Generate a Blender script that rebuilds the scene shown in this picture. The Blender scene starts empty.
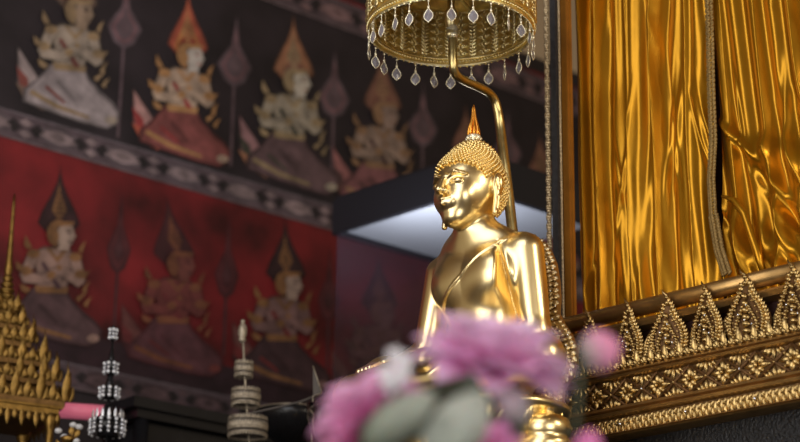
import bpy, math, random
import numpy as np
from mathutils import Vector, Matrix

random.seed(7)
RNG = np.random.RandomState(11)
S = bpy.context.scene
COL = S.collection
PI = math.pi
W, H = 800, 442

# ------------------------------------------------------------------ camera
THETA, FPX, ROLL = math.radians(19.0), 1950.0, math.radians(0.7)
CAM = np.array([0.0, 0.0, 1.5])
fwd = np.array([0, math.cos(THETA), math.sin(THETA)])
rt0 = np.array([1.0, 0, 0]); up0 = np.array([0, -math.sin(THETA), math.cos(THETA)])
# camera rolled slightly counter-clockwise
rgt = rt0 * math.cos(ROLL) + up0 * math.sin(ROLL)
upv = -rt0 * math.sin(ROLL) + up0 * math.cos(ROLL)
cd = bpy.data.cameras.new('camera'); cam = bpy.data.objects.new('camera', cd); COL.objects.link(cam)
M = Matrix(((rgt[0], upv[0], -fwd[0], CAM[0]), (rgt[1], upv[1], -fwd[1], CAM[1]), (rgt[2], upv[2], -fwd[2], CAM[2]), (0, 0, 0, 1)))
cam.matrix_world = M
cd.sensor_width = 36; cd.lens = FPX / W * 36; cd.clip_end = 200; cd.clip_start = 0.1
cd.dof.use_dof = True; cd.dof.focus_distance = 5.95; cd.dof.aperture_fstop = 1.75
S.camera = cam

def ray(px, py):
    d = fwd + rgt * ((px - 400) / FPX) + upv * ((221 - py) / FPX)
    return d
def at(px, py, Y):
    d = ray(px, py); return CAM + d * (Y / d[1])
def on(px, py, p0, n):
    d = ray(px, py); return CAM + d * (np.dot(np.array(p0) - CAM, n) / np.dot(d, n))

# ------------------------------------------------------------------ materials
def nd(nt, t, **kw):
    n = nt.nodes.new(t)
    for k, v in kw.items(): setattr(n, k, v)
    return n
def mat(name, col, rough=.5, metal=0.0, noise=0.0, nscale=20, bump=0.0, bscale=80, attr=None, emit=None, trans=0, alpha=1, ior=1.45, sheen=0, coat=0, subs=0, noise2=None):
    m = bpy.data.materials.new(name); m.use_nodes = True; nt = m.node_tree
    b = nt.nodes['Principled BSDF']
    b.inputs['Base Color'].default_value = (*col, 1); b.inputs['Roughness'].default_value = rough
    b.inputs['Metallic'].default_value = metal; b.inputs['Transmission Weight'].default_value = trans
    b.inputs['Alpha'].default_value = alpha; b.inputs['IOR'].default_value = ior
    b.inputs['Sheen Weight'].default_value = sheen; b.inputs['Coat Weight'].default_value = coat
    if subs:
        b.inputs['Subsurface Weight'].default_value = subs; b.inputs['Subsurface Scale'].default_value = .02
    if emit:
        b.inputs['Emission Color'].default_value = (*emit[0], 1); b.inputs['Emission Strength'].default_value = emit[1]
    src = None
    tc = nd(nt, 'ShaderNodeTexCoord')
    if attr:
        a = nd(nt, 'ShaderNodeAttribute', attribute_name=attr); src = a.outputs['Color']
    if noise > 0:
        n = nd(nt, 'ShaderNodeTexNoise'); n.inputs['Scale'].default_value = nscale; n.inputs['Detail'].default_value = 6
        nt.links.new(tc.outputs['Object'], n.inputs['Vector'])
        r = nd(nt, 'ShaderNodeMapRange'); r.inputs['From Min'].default_value = .3; r.inputs['From Max'].default_value = .7
        r.inputs['To Min'].default_value = 1 - noise; r.inputs['To Max'].default_value = 1 + noise * .5
        nt.links.new(n.outputs['Fac'], r.inputs['Value'])
        mx = nd(nt, 'ShaderNodeMix', data_type='RGBA', blend_type='MULTIPLY'); mx.inputs['Factor'].default_value = 1
        if src: nt.links.new(src, mx.inputs['A'])
        else: mx.inputs['A'].default_value = (*col, 1)
        nt.links.new(r.outputs['Result'], mx.inputs['B']); src = mx.outputs['Result']
    if src: nt.links.new(src, b.inputs['Base Color'])
    if bump > 0:
        n = nd(nt, 'ShaderNodeTexNoise'); n.inputs['Scale'].default_value = bscale; n.inputs['Detail'].default_value = 4
        nt.links.new(tc.outputs['Object'], n.inputs['Vector'])
        bp = nd(nt, 'ShaderNodeBump'); bp.inputs['Strength'].default_value = bump; bp.inputs['Distance'].default_value = .004
        nt.links.new(n.outputs['Fac'], bp.inputs['Height']); nt.links.new(bp.outputs['Normal'], b.inputs['Normal'])
    return m
G_BODY = mat('polished_gold', (1.0, .80, .42), .29, 1.0, bump=.04, bscale=12)
G_HAIR = mat('curl_gold', (1.0, .76, .32), .28, 1.0)
G_ORN = mat('carved_gold', (.62, .43, .175), .36, 1.0, noise=.45, nscale=70)
G_DARK = mat('shaded_recess_gold', (.17, .085, .03), .55, .6, noise=.4, nscale=90)  # shade of recesses and grooves put into a darker gold
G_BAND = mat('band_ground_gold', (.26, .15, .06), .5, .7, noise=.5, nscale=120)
G_MOULD = mat('moulding_gold', (.52, .32, .12), .36, .9, noise=.25, nscale=25)
G_ORN2 = mat('pale_carved_gold', (.95, .78, .46), .42, 1.0, noise=.3, nscale=70)
G_CANOPY = mat('canopy_gold', (1.0, .86, .48), .36, 1.0, noise=.25, nscale=50)
G_CANWALL = mat('canopy_sheet_gold', (.95, .74, .30), .38, 1.0, noise=.3, nscale=40)
G_POLE = mat('pole_brass', (.62, .50, .22), .30, 1.0, noise=.25, nscale=30)
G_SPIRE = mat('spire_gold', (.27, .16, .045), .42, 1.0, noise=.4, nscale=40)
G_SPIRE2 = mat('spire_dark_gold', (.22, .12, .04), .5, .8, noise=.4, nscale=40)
G_FLAME = mat('flame_amber_gold', (.95, .42, .06), .3, .9)
ROPE = mat('braid_beads', (.62, .50, .32), .45, .7, noise=.3, nscale=120)
BLACKP = mat('black_panel', (.030, .030, .035), .6, 0, noise=.4, nscale=60)
ORANGE = mat('gilded_board', (.42, .17, .02), .42, .45, noise=.25, nscale=12)
DARKRED = mat('dark_red_board', (.05, .012, .008), .6, 0, noise=.4, nscale=12)
SILK = mat('gold_satin', (.53, .25, .013), .30, .80, noise=.12, nscale=8, bump=.10, bscale=40)
BRAID = mat('braid_trim', (.34, .22, .075), .6, .5, noise=.45, nscale=160)
GEM = mat('mirror_gem', (.85, .88, .95), .06, 1.0)
PEARL = mat('pale_ring', (.95, .88, .65), .25, .6)
GLASS = mat('crystal_glass', (.30, .28, .32), .12, 0, ior=1.5, alpha=.55)
CLEAR = mat('clear_glass', (.9, .9, .92), .05, 0, trans=1.0, ior=1.3)
BEADG = mat('bead_glass', (.80, .82, .88), .12, .35, coat=.5)
SILVER = mat('aged_silver', (.40, .34, .26), .45, .5, noise=.4, nscale=90)
SILVERD = mat('silver_recess', (.10, .085, .075), .6, .3)
BLACKL = mat('black_lacquer', (.012, .012, .014), .25, 0, noise=.3, nscale=9)
MOSAIC = mat('black_glass_mosaic', (.016, .017, .020), .35, .3, noise=.8, nscale=120, bump=1.0, bscale=120)
FRAMEBK = mat('black_fascia', (.014, .014, .020), .5)
WHITEP = mat('white_panel', (.42, .44, .51), .5, 0, noise=.12, nscale=2)
PAINT = mat('mural_paint', (1, 1, 1), .75, 0, noise=.45, nscale=14, attr='Col')
M_BLACK = mat('mural_black_ground', (.024, .017, .022), .7, 0, noise=.5, nscale=4)
M_RED = mat('mural_red_ground', (.165, .010, .013), .7, 0, noise=.8, nscale=3.0)
M_BORD = mat('mural_border_ground', (.105, .072, .085), .75, 0, noise=.5, nscale=10)
M_DADO = mat('dado_dark', (.022, .016, .02), .6, 0, noise=.4, nscale=5)
STONE = mat('dark_platform', (.055, .03, .02), .6, 0, noise=.3, nscale=4)
FLOORM = mat('floor_red_carpet', (.16, .03, .02), .8, 0, noise=.3, nscale=6)
PETAL = mat('lotus_petal', (1, 1, 1), .55, 0, attr='Col', subs=.15)
GREENB = mat('pale_green_bud', (1, 1, 1), .6, 0, attr='Col', noise=.15, nscale=30)
STEM = mat('green_stem', (.05, .065, .035), .6)
WHITEF = mat('jasmine_white', (.80, .76, .82), .6, 0, subs=.1)
PINKT = mat('pink_tube', (.85, .22, .32), .35, 0, emit=((.9, .2, .32), .25))
VASE = mat('white_porcelain', (.6, .6, .62), .3)
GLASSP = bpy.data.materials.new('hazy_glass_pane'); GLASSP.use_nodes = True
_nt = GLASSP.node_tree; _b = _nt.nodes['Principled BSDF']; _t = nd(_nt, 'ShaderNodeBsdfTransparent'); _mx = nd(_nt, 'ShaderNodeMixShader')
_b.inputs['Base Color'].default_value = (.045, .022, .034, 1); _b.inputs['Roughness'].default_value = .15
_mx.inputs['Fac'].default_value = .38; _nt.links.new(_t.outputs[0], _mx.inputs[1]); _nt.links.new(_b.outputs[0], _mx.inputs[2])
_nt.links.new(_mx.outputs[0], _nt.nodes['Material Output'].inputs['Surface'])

# ------------------------------------------------------------------ mesh builder
def unit(v):
    v = np.asarray(v, float); n = np.linalg.norm(v); return v / n if n > 1e-12 else v
class MB:
    def __init__(s): s.v = []; s.f = []; s.c = []; s.n = 0; s.hascol = False
    def add(s, V, F, col=None):
        V = np.asarray(V, float); s.v.append(V)
        for f in F: s.f.append([i + s.n for i in f])
        s.n += len(V)
        s.c.append(np.tile(np.array(col if col is not None else (1, 1, 1)), (len(V), 1)) if np.ndim(col) < 2 else np.asarray(col))
        if col is not None: s.hascol = True
    def box(s, c, ax, ay, az, bev=0):
        c, ax, ay, az = map(lambda q: np.asarray(q, float), (c, ax, ay, az))
        V = [c + i * ax + j * ay + k * az for i in (-1, 1) for j in (-1, 1) for k in (-1, 1)]
        s.add(V, [(0, 1, 3, 2), (4, 6, 7, 5), (0, 4, 5, 1), (2, 3, 7, 6), (0, 2, 6, 4), (1, 5, 7, 3)])
    def tube(s, P, R, seg=10, cap=True, flat=None):
        P = [np.asarray(p, float) for p in P]; n = len(P)
        if np.isscalar(R): R = [R] * n
        T = [unit(P[min(i + 1, n - 1)] - P[max(i - 1, 0)]) for i in range(n)]
        a = np.array([0, 0, 1.0]) if abs(T[0][2]) < .9 else np.array([1.0, 0, 0])
        u = unit(np.cross(T[0], a)); V = []
        for i in range(n):
            u = unit(u - T[i] * np.dot(u, T[i])); w = np.cross(T[i], u)
            for k in range(seg):
                t = 2 * PI * k / seg; V.append(P[i] + R[i] * (u * math.cos(t) + w * math.sin(t)))
        F = [(i * seg + k, i * seg + (k + 1) % seg, (i + 1) * seg + (k + 1) % seg, (i + 1) * seg + k) for i in range(n - 1) for k in range(seg)]
        if cap: F += [tuple(range(seg))[::-1], tuple((n - 1) * seg + k for k in range(seg))]
        s.add(V, F)
    def lathe(s, prof, c=(0, 0, 0), X=(1, 0, 0), Y=(0, 1, 0), Z=(0, 0, 1), seg=32, fn=None, cap=True):
        c, X, Y, Z = map(lambda q: np.asarray(q, float), (c, X, Y, Z)); V = []
        for (r, z) in prof:
            for k in range(seg):
                t = 2 * PI * k / seg; rr = r * (fn(t) if fn else 1)
                V.append(c + X * rr * math.cos(t) + Y * rr * math.sin(t) + Z * z)
        n = len(prof)
        F = [(i * seg + k, i * seg + (k + 1) % seg, (i + 1) * seg + (k + 1) % seg, (i + 1) * seg + k) for i in range(n - 1) for k in range(seg)]
        if cap: F += [tuple(range(seg))[::-1], tuple((n - 1) * seg + k for k in range(seg))]
        s.add(V, F)
    def ell(s, c, X, Y, Z, seg=10, rings=6, col=None):
        c, X, Y, Z = map(lambda q: np.asarray(q, float), (c, X, Y, Z)); V = [c - Z]
        for i in range(1, rings):
            a = -PI / 2 + PI * i / rings
            for k in range(seg):
                t = 2 * PI * k / seg; V.append(c + math.cos(a) * (X * math.cos(t) + Y * math.sin(t)) + Z * math.sin(a))
        V.append(c + Z); F = []
        for k in range(seg): F.append((0, 1 + (k + 1) % seg, 1 + k))
        for i in range(rings - 2):
            for k in range(seg):
                a, b = 1 + i * seg + k, 1 + i * seg + (k + 1) % seg; F.append((a, b, b + seg, a + seg))
        L = len(V) - 1; o = 1 + (rings - 2) * seg
        for k in range(seg): F.append((o + k, o + (k + 1) % seg, L))
        s.add(V, F, col)
    def sph(s, c, r, seg=8, rings=5): s.ell(c, (r, 0, 0), (0, r, 0), (0, 0, r), seg, rings)
    def drop(s, c, d, n, L, w, h, bend=0.0):
        """leaf-shaped relief bead: base at c, pointing along d, bulging along n"""
        d, n = unit(d), unit(n); sd = np.cross(n, d); c = np.asarray(c, float); V = []; K = 6
        for i in range(K):
            t = i / (K - 1); ww = w * .5 * math.sin(PI * min(1, .12 + t * .88)) ** .8 * (1 - .35 * t); hh = h * math.sin(PI * (.15 + .8 * t))
            p = c + d * L * t + sd * bend * L * t * t
            V += [p - sd * ww, p + n * hh, p + sd * ww]
        F = []
        for i in range(K - 1):
            a = i * 3; F += [(a, a + 1, a + 4, a + 3), (a + 1, a + 2, a + 5, a + 4)]
        s.add(V, F)
    def strip(s, P, Q, col=None):
        n = len(P); s.add(list(P) + list(Q), [(i, i + 1, n + i + 1, n + i) for i in range(n - 1)], col)
    def build(s, name, m, parent=None, smooth=True, loc=None, colattr=False):
        me = bpy.data.meshes.new(name)
        V = np.concatenate(s.v) if s.v else np.zeros((0, 3))
        if parent is not None and parent.get('_o') is not None: V = V - np.array(parent['_o'])
        elif loc is not None: V = V - np.array(loc)
        me.from_pydata(V.tolist(), [], s.f); me.materials.append(m)
        if s.hascol:
            C = np.concatenate(s.c); ca = me.color_attributes.new('Col', 'FLOAT_COLOR', 'POINT')
            ca.data.foreach_set('color', np.hstack([C, np.ones((len(C), 1))]).astype(np.float32).ravel())
        if smooth: me.polygons.foreach_set('use_smooth', [True] * len(me.polygons))
        me.update()
        o = bpy.data.objects.new(name, me); COL.objects.link(o)
        if parent is not None:
            o.parent = parent
            if parent.get('_o') is not None: o['_o'] = parent['_o']
        elif loc is not None: o.location = loc; o['_o'] = list(loc)
        return o
def thing(name, label, cat, loc=(0, 0, 0), group=None):
    o = bpy.data.objects.new(name, None); COL.objects.link(o); o.location = loc; o['_o'] = [float(q) for q in loc]
    o['label'] = label; o['category'] = cat
    if group: o['group'] = group
    return o
def tag(o, label=None, cat=None, group=None, kind=None):
    if label: o['label'] = label
    if cat: o['category'] = cat
    if group: o['group'] = group
    if kind: o['kind'] = kind
    return o

def gems(g, parent):
    V = g.v; n0 = 0
    for v in V:
        c = v.mean(0); b = MB(); b.sph(c, float(np.abs(v - c).max()), 6, 4); b.build('mirror_stone', GEM, parent)

# ------------------------------------------------------------------ mural wall (left)
AL = math.radians(41.2)
WE = np.array([math.cos(AL), math.sin(AL), 0]); WN = np.array([math.sin(AL), -math.cos(AL), 0])   # along the wall, towards the camera side
W0 = np.array([0, 9.5, 0])
def wuv(px, py, off=0):
    p = on(px, py, W0 + WN * off, WN); return float(np.dot(p - W0, WE)), float(p[2])
def WP(u, v, off=0): return W0 + WE * u + WN * off + np.array([0, 0, v])
U0, U1 = -4.2, 4.2
b = MB(); c = WP(.0, 3.0, -.06); b.box(c, WE * 4.4, WN * .05, (0, 0, 3.0))
wl = b.build('wall_left', M_DADO, None, False); tag(wl, kind='structure')
bt = wuv(100, 137.5)[1], wuv(100, 165)[1]         # upper border band top/bottom
tt = wuv(300, 14)[1], wuv(300, -14)[1]
lt = wuv(130, 376)[1], wuv(130, 401)[1]
def wall_rect(mb, u0, u1, v0, v1, off, th=.004):
    mb.box((WP(u0, v0, off) + WP(u1, v1, off)) / 2, WE * (u1 - u0) / 2, WN * th, np.array([0, 0, (v1 - v0) / 2]))
mur_u = thing('wall_mural', 'upper register of the wall painting, kneeling figures on black ground', 'mural', tuple(WP(0, bt[0], 0)))
mur_l = thing('wall_mural', 'lower register of the wall painting, kneeling figures on faded red ground', 'mural', tuple(WP(0, lt[0], 0)))
b = MB(); wall_rect(b, U0, U1, bt[0], tt[0], .0); b.build('painted_ground', M_BLACK, mur_u, False)
b = MB(); wall_rect(b, U0, U1, lt[0], bt[1], .0); b.build('painted_ground', M_RED, mur_l, False)
b = MB(); wall_rect(b, U0, U1, tt[1], 5.9, .0); b.build('painted_ground', M_RED, mur_u, False)
# darker ground strip under the lower figures
class Flat:
    """flat painted shapes on the wall, each a little in front of the last"""
    def __init__(s): s.mb = MB(); s.off = .0060
    def poly(s, pts, col, layer=None):
        s.off += .00035
        V = [WP(u, v, s.off) for u, v in pts]; c = np.mean(V, axis=0)
        n = len(V); s.mb.add(V + [c], [(i, (i + 1) % n, n) for i in range(n)], col)
def border(name_v0, v1, parent, seed, cols):
    v0 = name_v0
    b = MB(); wall_rect(b, U0, U1, v0, v1, .004); b.build('border_ground', M_BORD, parent, False)
    F = Flat(); F.off = .0095; h = v1 - v0; r = random.Random(seed); step = h * 2.6; u = U0 + .1
    F.poly([(U0, v1 - h * .06), (U1, v1 - h * .06), (U1, v1), (U0, v1)], (.16, .13, .15))
    F.poly([(U0, v0), (U1, v0), (U1, v0 + h * .07), (U0, v0 + h * .07)], (.15, .11, .12))
    while u < U1 - .3:
        vc = (v0 + v1) / 2
        def loz(w, hh, col, du=0, n=14, p=1.3):
            F.poly([(u + du + w * math.copysign(abs(math.cos(t)) ** p, math.cos(t)), vc + hh * math.copysign(abs(math.sin(t)) ** p, math.sin(t))) for t in [2 * PI * k / n for k in range(n)]], col)
        F.off = .0098; j = r.uniform(.8, 1.1)
        loz(step * .40, h * .34, [q * .62 for q in cols[0]], p=1.2); loz(step * .32, h * .24, [q * j for q in cols[1]], p=1.6)
        for sg in (-1, 1):
            off_ = F.off
            F.poly([(u + sg * step * .20, vc), (u + sg * step * .32, vc + h * .26), (u + sg * step * .44, vc), (u + sg * step * .32, vc - h * .26), (u + sg * step * .27, vc)], (.022, .016, .018)); F.off = off_
        loz(step * .12, h * .15, [q * .7 for q in cols[1]], p=1.4)
        off_ = F.off
        for sg in (-1, 1):
            uu = u + step * .5
            F.off = off_; F.poly([(uu, vc + sg * h * .04), (uu - step * .10, vc + sg * h * .2), (uu, vc + sg * h * .36), (uu + step * .10, vc + sg * h * .2)], [q * .8 for q in cols[1]])
        u += step
    F.mb.build('border_pattern', PAINT, parent, False)
border(bt[1], bt[0], mur_u, 1, [(.20, .15, .17), (.30, .22, .23)])
border(tt[0], tt[1], mur_u, 2, [(.20, .13, .15), (.28, .17, .18)])
border(lt[1], lt[0], mur_l, 3, [(.10, .06, .07), (.13, .08, .09)])
F = Flat(); F.off = .0046
uA = wuv(0, 345)
F.poly([(U0, lt[0]), (U1, lt[0]), (U1, lt[0] + .14), (U0, lt[0] + .14)], (.032, .014, .020))
F.mb.build('dark_painted_ground_strip', PAINT, mur_l, False)

def figure(px, py, s, pal, parent, label, mir=False, fade=0, bg=(.03, .02, .025)):
    """painted kneeling figure; template in photo pixels, x right and y up from its knees"""
    u0, v0 = wuv(px, py); u1, _ = wuv(px + 10, py + 2.4); ku = (u1 - u0) / 10 * s; kv = (wuv(px, py - 10)[1] - v0) / 10 * s
    F = Flat()
    def P(pts, col):
        col = [c_ * (1 - fade) + g_ * fade for c_, g_ in zip(col, bg)]
        F.poly([(u0 + x * ku * (-1 if mir else 1), v0 + (y + x * 0.22) * kv) for x, y in pts], col)
    def E(cx, cy, rx, ry, col, rot=0, n=14):
        P([(cx + rx * math.cos(t) * math.cos(rot) - ry * math.sin(t) * math.sin(rot), cy + rx * math.cos(t) * math.sin(rot) + ry * math.sin(t) * math.cos(rot)) for t in [2 * PI * k / n for k in range(n)]], col)
    def drop(cx, cb, w, tip, col, n=9, pw=1.0, lean=0):
        pts = []
        for sgn in (1, -1):
            rng = range(n + 1) if sgn == 1 else range(n - 1, 0, -1)
            for i in rng:
                t = i / n; ww = w * (math.sin(PI * min(1, t * 1.35 + .06) * .5) ** 1.0 if t < .32 else (.5 + .5 * math.cos(PI * ((t - .32) / .68) ** (.80 / pw))) ** 1.05)
                pts.append((cx + sgn * ww + lean * t, cb + (tip - cb) * t))
        P(pts, col)
    def flame(x, y, dx, dy, w, col):
        L = math.hypot(dx, dy); nx, ny = -dy / L * w, dx / L * w
        P([(x - nx, y - ny), (x + dx * .4 - nx * .9 + nx * .6, y + dy * .45 - ny), (x + dx, y + dy), (x + dx * .55 + nx * 1.3, y + dy * .4 + ny * 1.3), (x + nx, y + ny)], col)
    def limb(pts, w, col):
        for (x0, y0), (x1, y1) in zip(pts[:-1], pts[1:]):
            L = math.hypot(x1 - x0, y1 - y0) or 1; nx, ny = -(y1 - y0) / L * w, (x1 - x0) / L * w
            P([(x0 - nx, y0 - ny), (x1 - nx * .8, y1 - ny * .8), (x1 + (x1 - x0) / L * w * .5, y1 + (y1 - y0) / L * w * .5), (x1 + nx * .8, y1 + ny * .8), (x0 + nx, y0 + ny), (x0 - (x1 - x0) / L * w * .5, y0 - (y1 - y0) / L * w * .5)], col)
    halo, halo2, gold, skin, cloth, leg, tail, line = [pal[k] for k in ('halo', 'halo2', 'gold', 'skin', 'cloth', 'leg', 'tail', 'line')]
    dk = [q * .30 for q in skin]; sh = [q * .62 for q in skin]; ln = pal.get('lean', -4)
    drop(7, 80, 20.5, 172, [q * .45 for q in halo], lean=ln); drop(7, 82, 18, 168, halo, lean=ln); drop(7, 84, 13.5, 154, halo2, lean=ln); drop(7, 88, 12, 146, line, pw=1.3, lean=ln * .7); drop(6, 108, 7, 156, gold, pw=1.15, lean=ln * .8)
    for k in range(6): E(6 + ln * .1 * k, 116 + k * 5, 6 - k * .9, .9, line)
    # trailing cloth flames at the back
    flame(-20, 10, -26, 50, 8, [q * .5 for q in tail]); flame(-20, 10, -25, 47, 6, tail); flame(-22, 8, -24, 34, 5, cloth); flame(-16, 8, -20, 30, 5, tail); flame(-16, 4, -30, 22, 4, halo)
    # lower body, folded legs
    P([(-15, 47), (-24, 34), (-38, 20), (-38, 8), (-12, 0), (18, -8), (42, -12), (52, -6), (54, 5), (46, 15), (34, 24), (22, 36), (16, 47)], [q * .4 for q in leg])
    P([(-14, 46), (-22, 33), (-35, 19), (-35, 9), (-12, 2), (18, -6), (42, -10), (50, -5), (51, 4), (44, 12), (32, 21), (20, 34), (15, 46)], leg)
    limb([(-26, 14), (4, 4), (38, -2)], 5, [q * 1.3 for q in leg]); limb([(2, 32), (22, 18), (38, 4)], 5, [q * 1.15 for q in leg]); limb([(-8, 30), (10, 12)], 2, [q * .6 for q in leg]); limb([(-18, 24), (0, 10)], 1.6, cloth)
    E(45, -3, 6, 4, skin); P([(-33, 16), (-8, 4), (24, -4), (24, -1), (-6, 8), (-31, 20)], gold)
    # torso
    P([(-20, 80), (-8, 87), (14, 87), (25, 78), (21, 62), (16, 43), (-13, 43), (-14, 62)], dk)
    P([(-18, 79), (-7, 85), (13, 85), (23, 77), (19, 62), (14, 44), (-11, 44), (-12, 62)], skin)
    P([(-14, 48), (-12, 41), (17, 41), (18, 47)], gold); P([(-6, 85), (15, 85), (6, 71)], gold); P([(-2, 84), (11, 84), (5, 77)], skin)
    P([(-10, 70), (-7, 72), (12, 46), (7, 45)], cloth); E(-2, 56, 4, 6, sh); E(12, 58, 3, 6, sh)
    for L_ in ([(-18, 76), (-25, 56), (-6, 54), (8, 64)], [(22, 74), (29, 52), (12, 62)]):
        limb(L_, 6.2, dk); limb(L_, 5.0, skin)
    limb([(-23, 64), (-24, 60)], 6, gold); limb([(27, 62), (28, 58)], 5.8, gold); E(-18, 79, 6, 4.5, gold); E(22, 77, 6, 4.5, gold); limb([(-2, 57), (2, 60)], 4, gold)
    flame(9, 58, 1, 20, 3.6, skin); E(7, 66, 2.5, 2.5, gold)
    for (x, y, dx, dy) in ((-22, 84, -5, 13), (-26, 62, -8, 9), (26, 82, 5, 12), (30, 56, 7, 8), (32, 42, 5, 12), (-20, 42, -9, 7), (26, 34, 9, 8), (34, 28, 6, 10)): flame(x, y, dx, dy, 2.4, gold)
    # head
    E(2, 100, 9.5, 13, gold); E(10, 98, 9.5, 13.5, dk); E(10.5, 98, 8.5, 12.5, pal['face']); P([(17, 102), (21, 97), (17, 95)], pal['face']); E(13, 101, 2.6, .9, line); E(12, 104, 3.4, .7, dk); E(15, 91.5, 2.2, .9, pal['halo'])
    P([(0, 112), (18, 112), (17, 108), (0, 106)], gold); E(1, 96, 3, 6, gold); P([(5, 88), (14, 88), (15, 83), (3, 83)], pal['face'])
    o = F.mb.build('painted_figure', PAINT, parent, False); o['label'] = label
    return o
def banner(px, py, w, top, pole, parent, cols):
    u0, v0 = wuv(px, py); ku = (wuv(px + 10, py + 2.4)[0] - u0) / 10; kv = (wuv(px, py - 10)[1] - v0) / 10
    F = Flat(); P = lambda pts, col: F.poly([(u0 + x * ku, v0 + (y + x * .18) * kv) for x, y in pts], col)
    P([(-1.3, 0), (1.3, 0), (1.3, -pole), (-1.3, -pole)], cols[1])
    for k, c in ((1, cols[0]), (.78, cols[2]), (.55, cols[0]), (.34, cols[1])):
        hh = top; P([(0, -hh * .42 * k), (w * .6 * k, -hh * .3 * k), (w * k, 0), (w * .62 * k, hh * .22 * k), (w * .25 * k, hh * .4 * k), (0, hh * k), (-w * .25 * k, hh * .4 * k), (-w * .62 * k, hh * .22 * k), (-w * k, 0), (-w * .6 * k, -hh * .3 * k)], c)
    o = F.mb.build('painted_banner', PAINT, parent, False); return o
D = lambda **k: k
UP = [D(halo=(.20, .13, .10), halo2=(.13, .07, .05), gold=(.34, .23, .13), skin=(.40, .32, .26), cloth=(.22, .06, .05), leg=(.36, .30, .31), tail=(.38, .30, .30), line=(.05, .02, .02), face=(.34, .24, .17)),
      D(halo=(.52, .12, .07), halo2=(.62, .27, .09), gold=(.46, .24, .10), skin=(.50, .36, .27), cloth=(.35, .05, .05), leg=(.24, .07, .065), tail=(.55, .30, .28), line=(.30, .03, .03), face=(.62, .55, .50)),
      D(halo=(.44, .20, .11), halo2=(.45, .22, .12), gold=(.38, .28, .16), skin=(.44, .38, .30), cloth=(.08, .08, .06), leg=(.15, .09, .10), tail=(.48, .26, .28), line=(.28, .12, .09), face=(.66, .60, .52)),
      D(halo=(.34, .16, .11), halo2=(.33, .15, .10), gold=(.38, .22, .12), skin=(.42, .30, .24), cloth=(.10, .05, .05), leg=(.30, .12, .13), tail=(.42, .17, .17), line=(.22, .09, .07), face=(.42, .30, .25))]
figure(62, 114, 1.06, UP[0], mur_u, 'pale cream figure with brown halo, farthest left of the upper row', fade=.12)
figure(176, 153, 1.0, UP[1], mur_u, 'white-faced figure with red and orange halo in a red lower garment', fade=.10)
figure(284, 181, 1.02, UP[2], mur_u, 'white-faced cream figure with pale orange halo', fade=.18)
figure(375, 208, .96, UP[3], mur_u, 'faded orange figure above the black-edged panel', fade=.28)
figure(462, 236, .80, UP[3], mur_u, 'orange halo figure behind the statue head', fade=.35)
figure(538, 262, .78, UP[3], mur_u, 'orange figure between the pole and the pillar', fade=.3)
BC = [(.115, .080, .095), (.13, .085, .10), (.18, .095, .11)]
for (px, py, w, top, pole) in ((124, 28, 17, 52, 110), (234, 66, 17, 52, 100), (333, 98, 16, 50, 90), (422, 128, 15, 46, 80), (507, 152, 14, 44, 70)): banner(px, py, w, top, pole, mur_u, BC)
LO = D(halo=(.025, .014, .016), halo2=(.035, .02, .02), gold=(.26, .13, .05), skin=(.34, .22, .18), cloth=(.09, .05, .06), leg=(.09, .055, .06), tail=(.20, .08, .07), line=(.02, .012, .015), face=(.42, .31, .25))
LO2 = dict(LO, lean=-16, skin=(.20, .055, .045), leg=(.10, .05, .06), face=(.20, .07, .05), gold=(.24, .10, .04), cloth=(.16, .03, .03))
LO3 = dict(LO, skin=(.24, .14, .13), leg=(.05, .03, .035), cloth=(.20, .03, .03))
LO4 = dict(LO, skin=(.17, .085, .08), leg=(.06, .03, .035), face=(.18, .10, .09), gold=(.15, .08, .05))
figure(44, 336, 1.05, LO, mur_l, 'pale figure with black halo, farthest left on the red ground', fade=.18, bg=(.10, .015, .02))
figure(166, 366, 1.04, LO2, mur_l, 'reddish figure with a black and gold headdress', fade=.45, bg=(.10, .015, .02))
figure(276, 382, 1.0, LO3, mur_l, 'pale pink figure with black halo at the middle of the red ground', fade=.18, bg=(.09, .015, .02))
figure(372, 404, .92, LO4, mur_l, 'dim figure behind the hazy glass pane', fade=.25, bg=(.09, .02, .03))
BL = [(.07, .016, .02), (.075, .025, .03), (.10, .022, .026)]
for (px, py, w, top, pole) in ((118, 250, 12, 60, 90), (226, 275, 12, 60, 80), (328, 300, 11, 55, 70)): banner(px, py, w, top, pole, mur_l, BL)

# ------------------------------------------------------------------ altar on the right
BE = math.radians(44.5)
AE = np.array([math.cos(BE), -math.sin(BE), 0]); AN = np.array([-math.sin(BE), -math.cos(BE), 0])
_p = at(565, 300, 6.05); A0 = np.array([_p[0], _p[1], 0])
def asz(px, py, o=0):
    p = on(px, py, A0 + AN * o, AN); return float(np.dot(p - A0, AE)), float(p[2])
def AP(s, o, z): return A0 + AE * s + AN * o + np.array([0, 0, z])
Zv = np.array([0, 0, 1.0])
def zat(y600, y800, o):
    return .5 * (asz(600, y600, o)[1] + asz(800, y800, o)[1])
sL, sR = asz(564, 300)[0], asz(860, 300)[0]
def abox(mb, s0, s1, o0, o1, z0, z1):
    mb.box(AP((s0 + s1) / 2, (o0 + o1) / 2, (z0 + z1) / 2), AE * (s1 - s0) / 2, AN * (o1 - o0) / 2, Zv * (z1 - z0) / 2)
def profile(mb, s0, s1, pts):
    """moulding: closed profile (o,z) swept along the altar"""
    n = len(pts); V = [AP(s0, o, z) for o, z in pts] + [AP(s1, o, z) for o, z in pts]
    mb.add(V, [(i, (i + 1) % n, n + (i + 1) % n, n + i) for i in range(n)] + [tuple(range(n)), tuple(range(n, 2 * n))[::-1]])
zr = zat(319, 268, .03)                 # rail axis
zc_top = zat(367, 325, .10); zd_top = zat(380, 345, .11); zd_bot = zat(409, 373, .11); zl_top = zat(419, 383, .13); zl_bot = zat(436, 399, .13)
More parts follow.
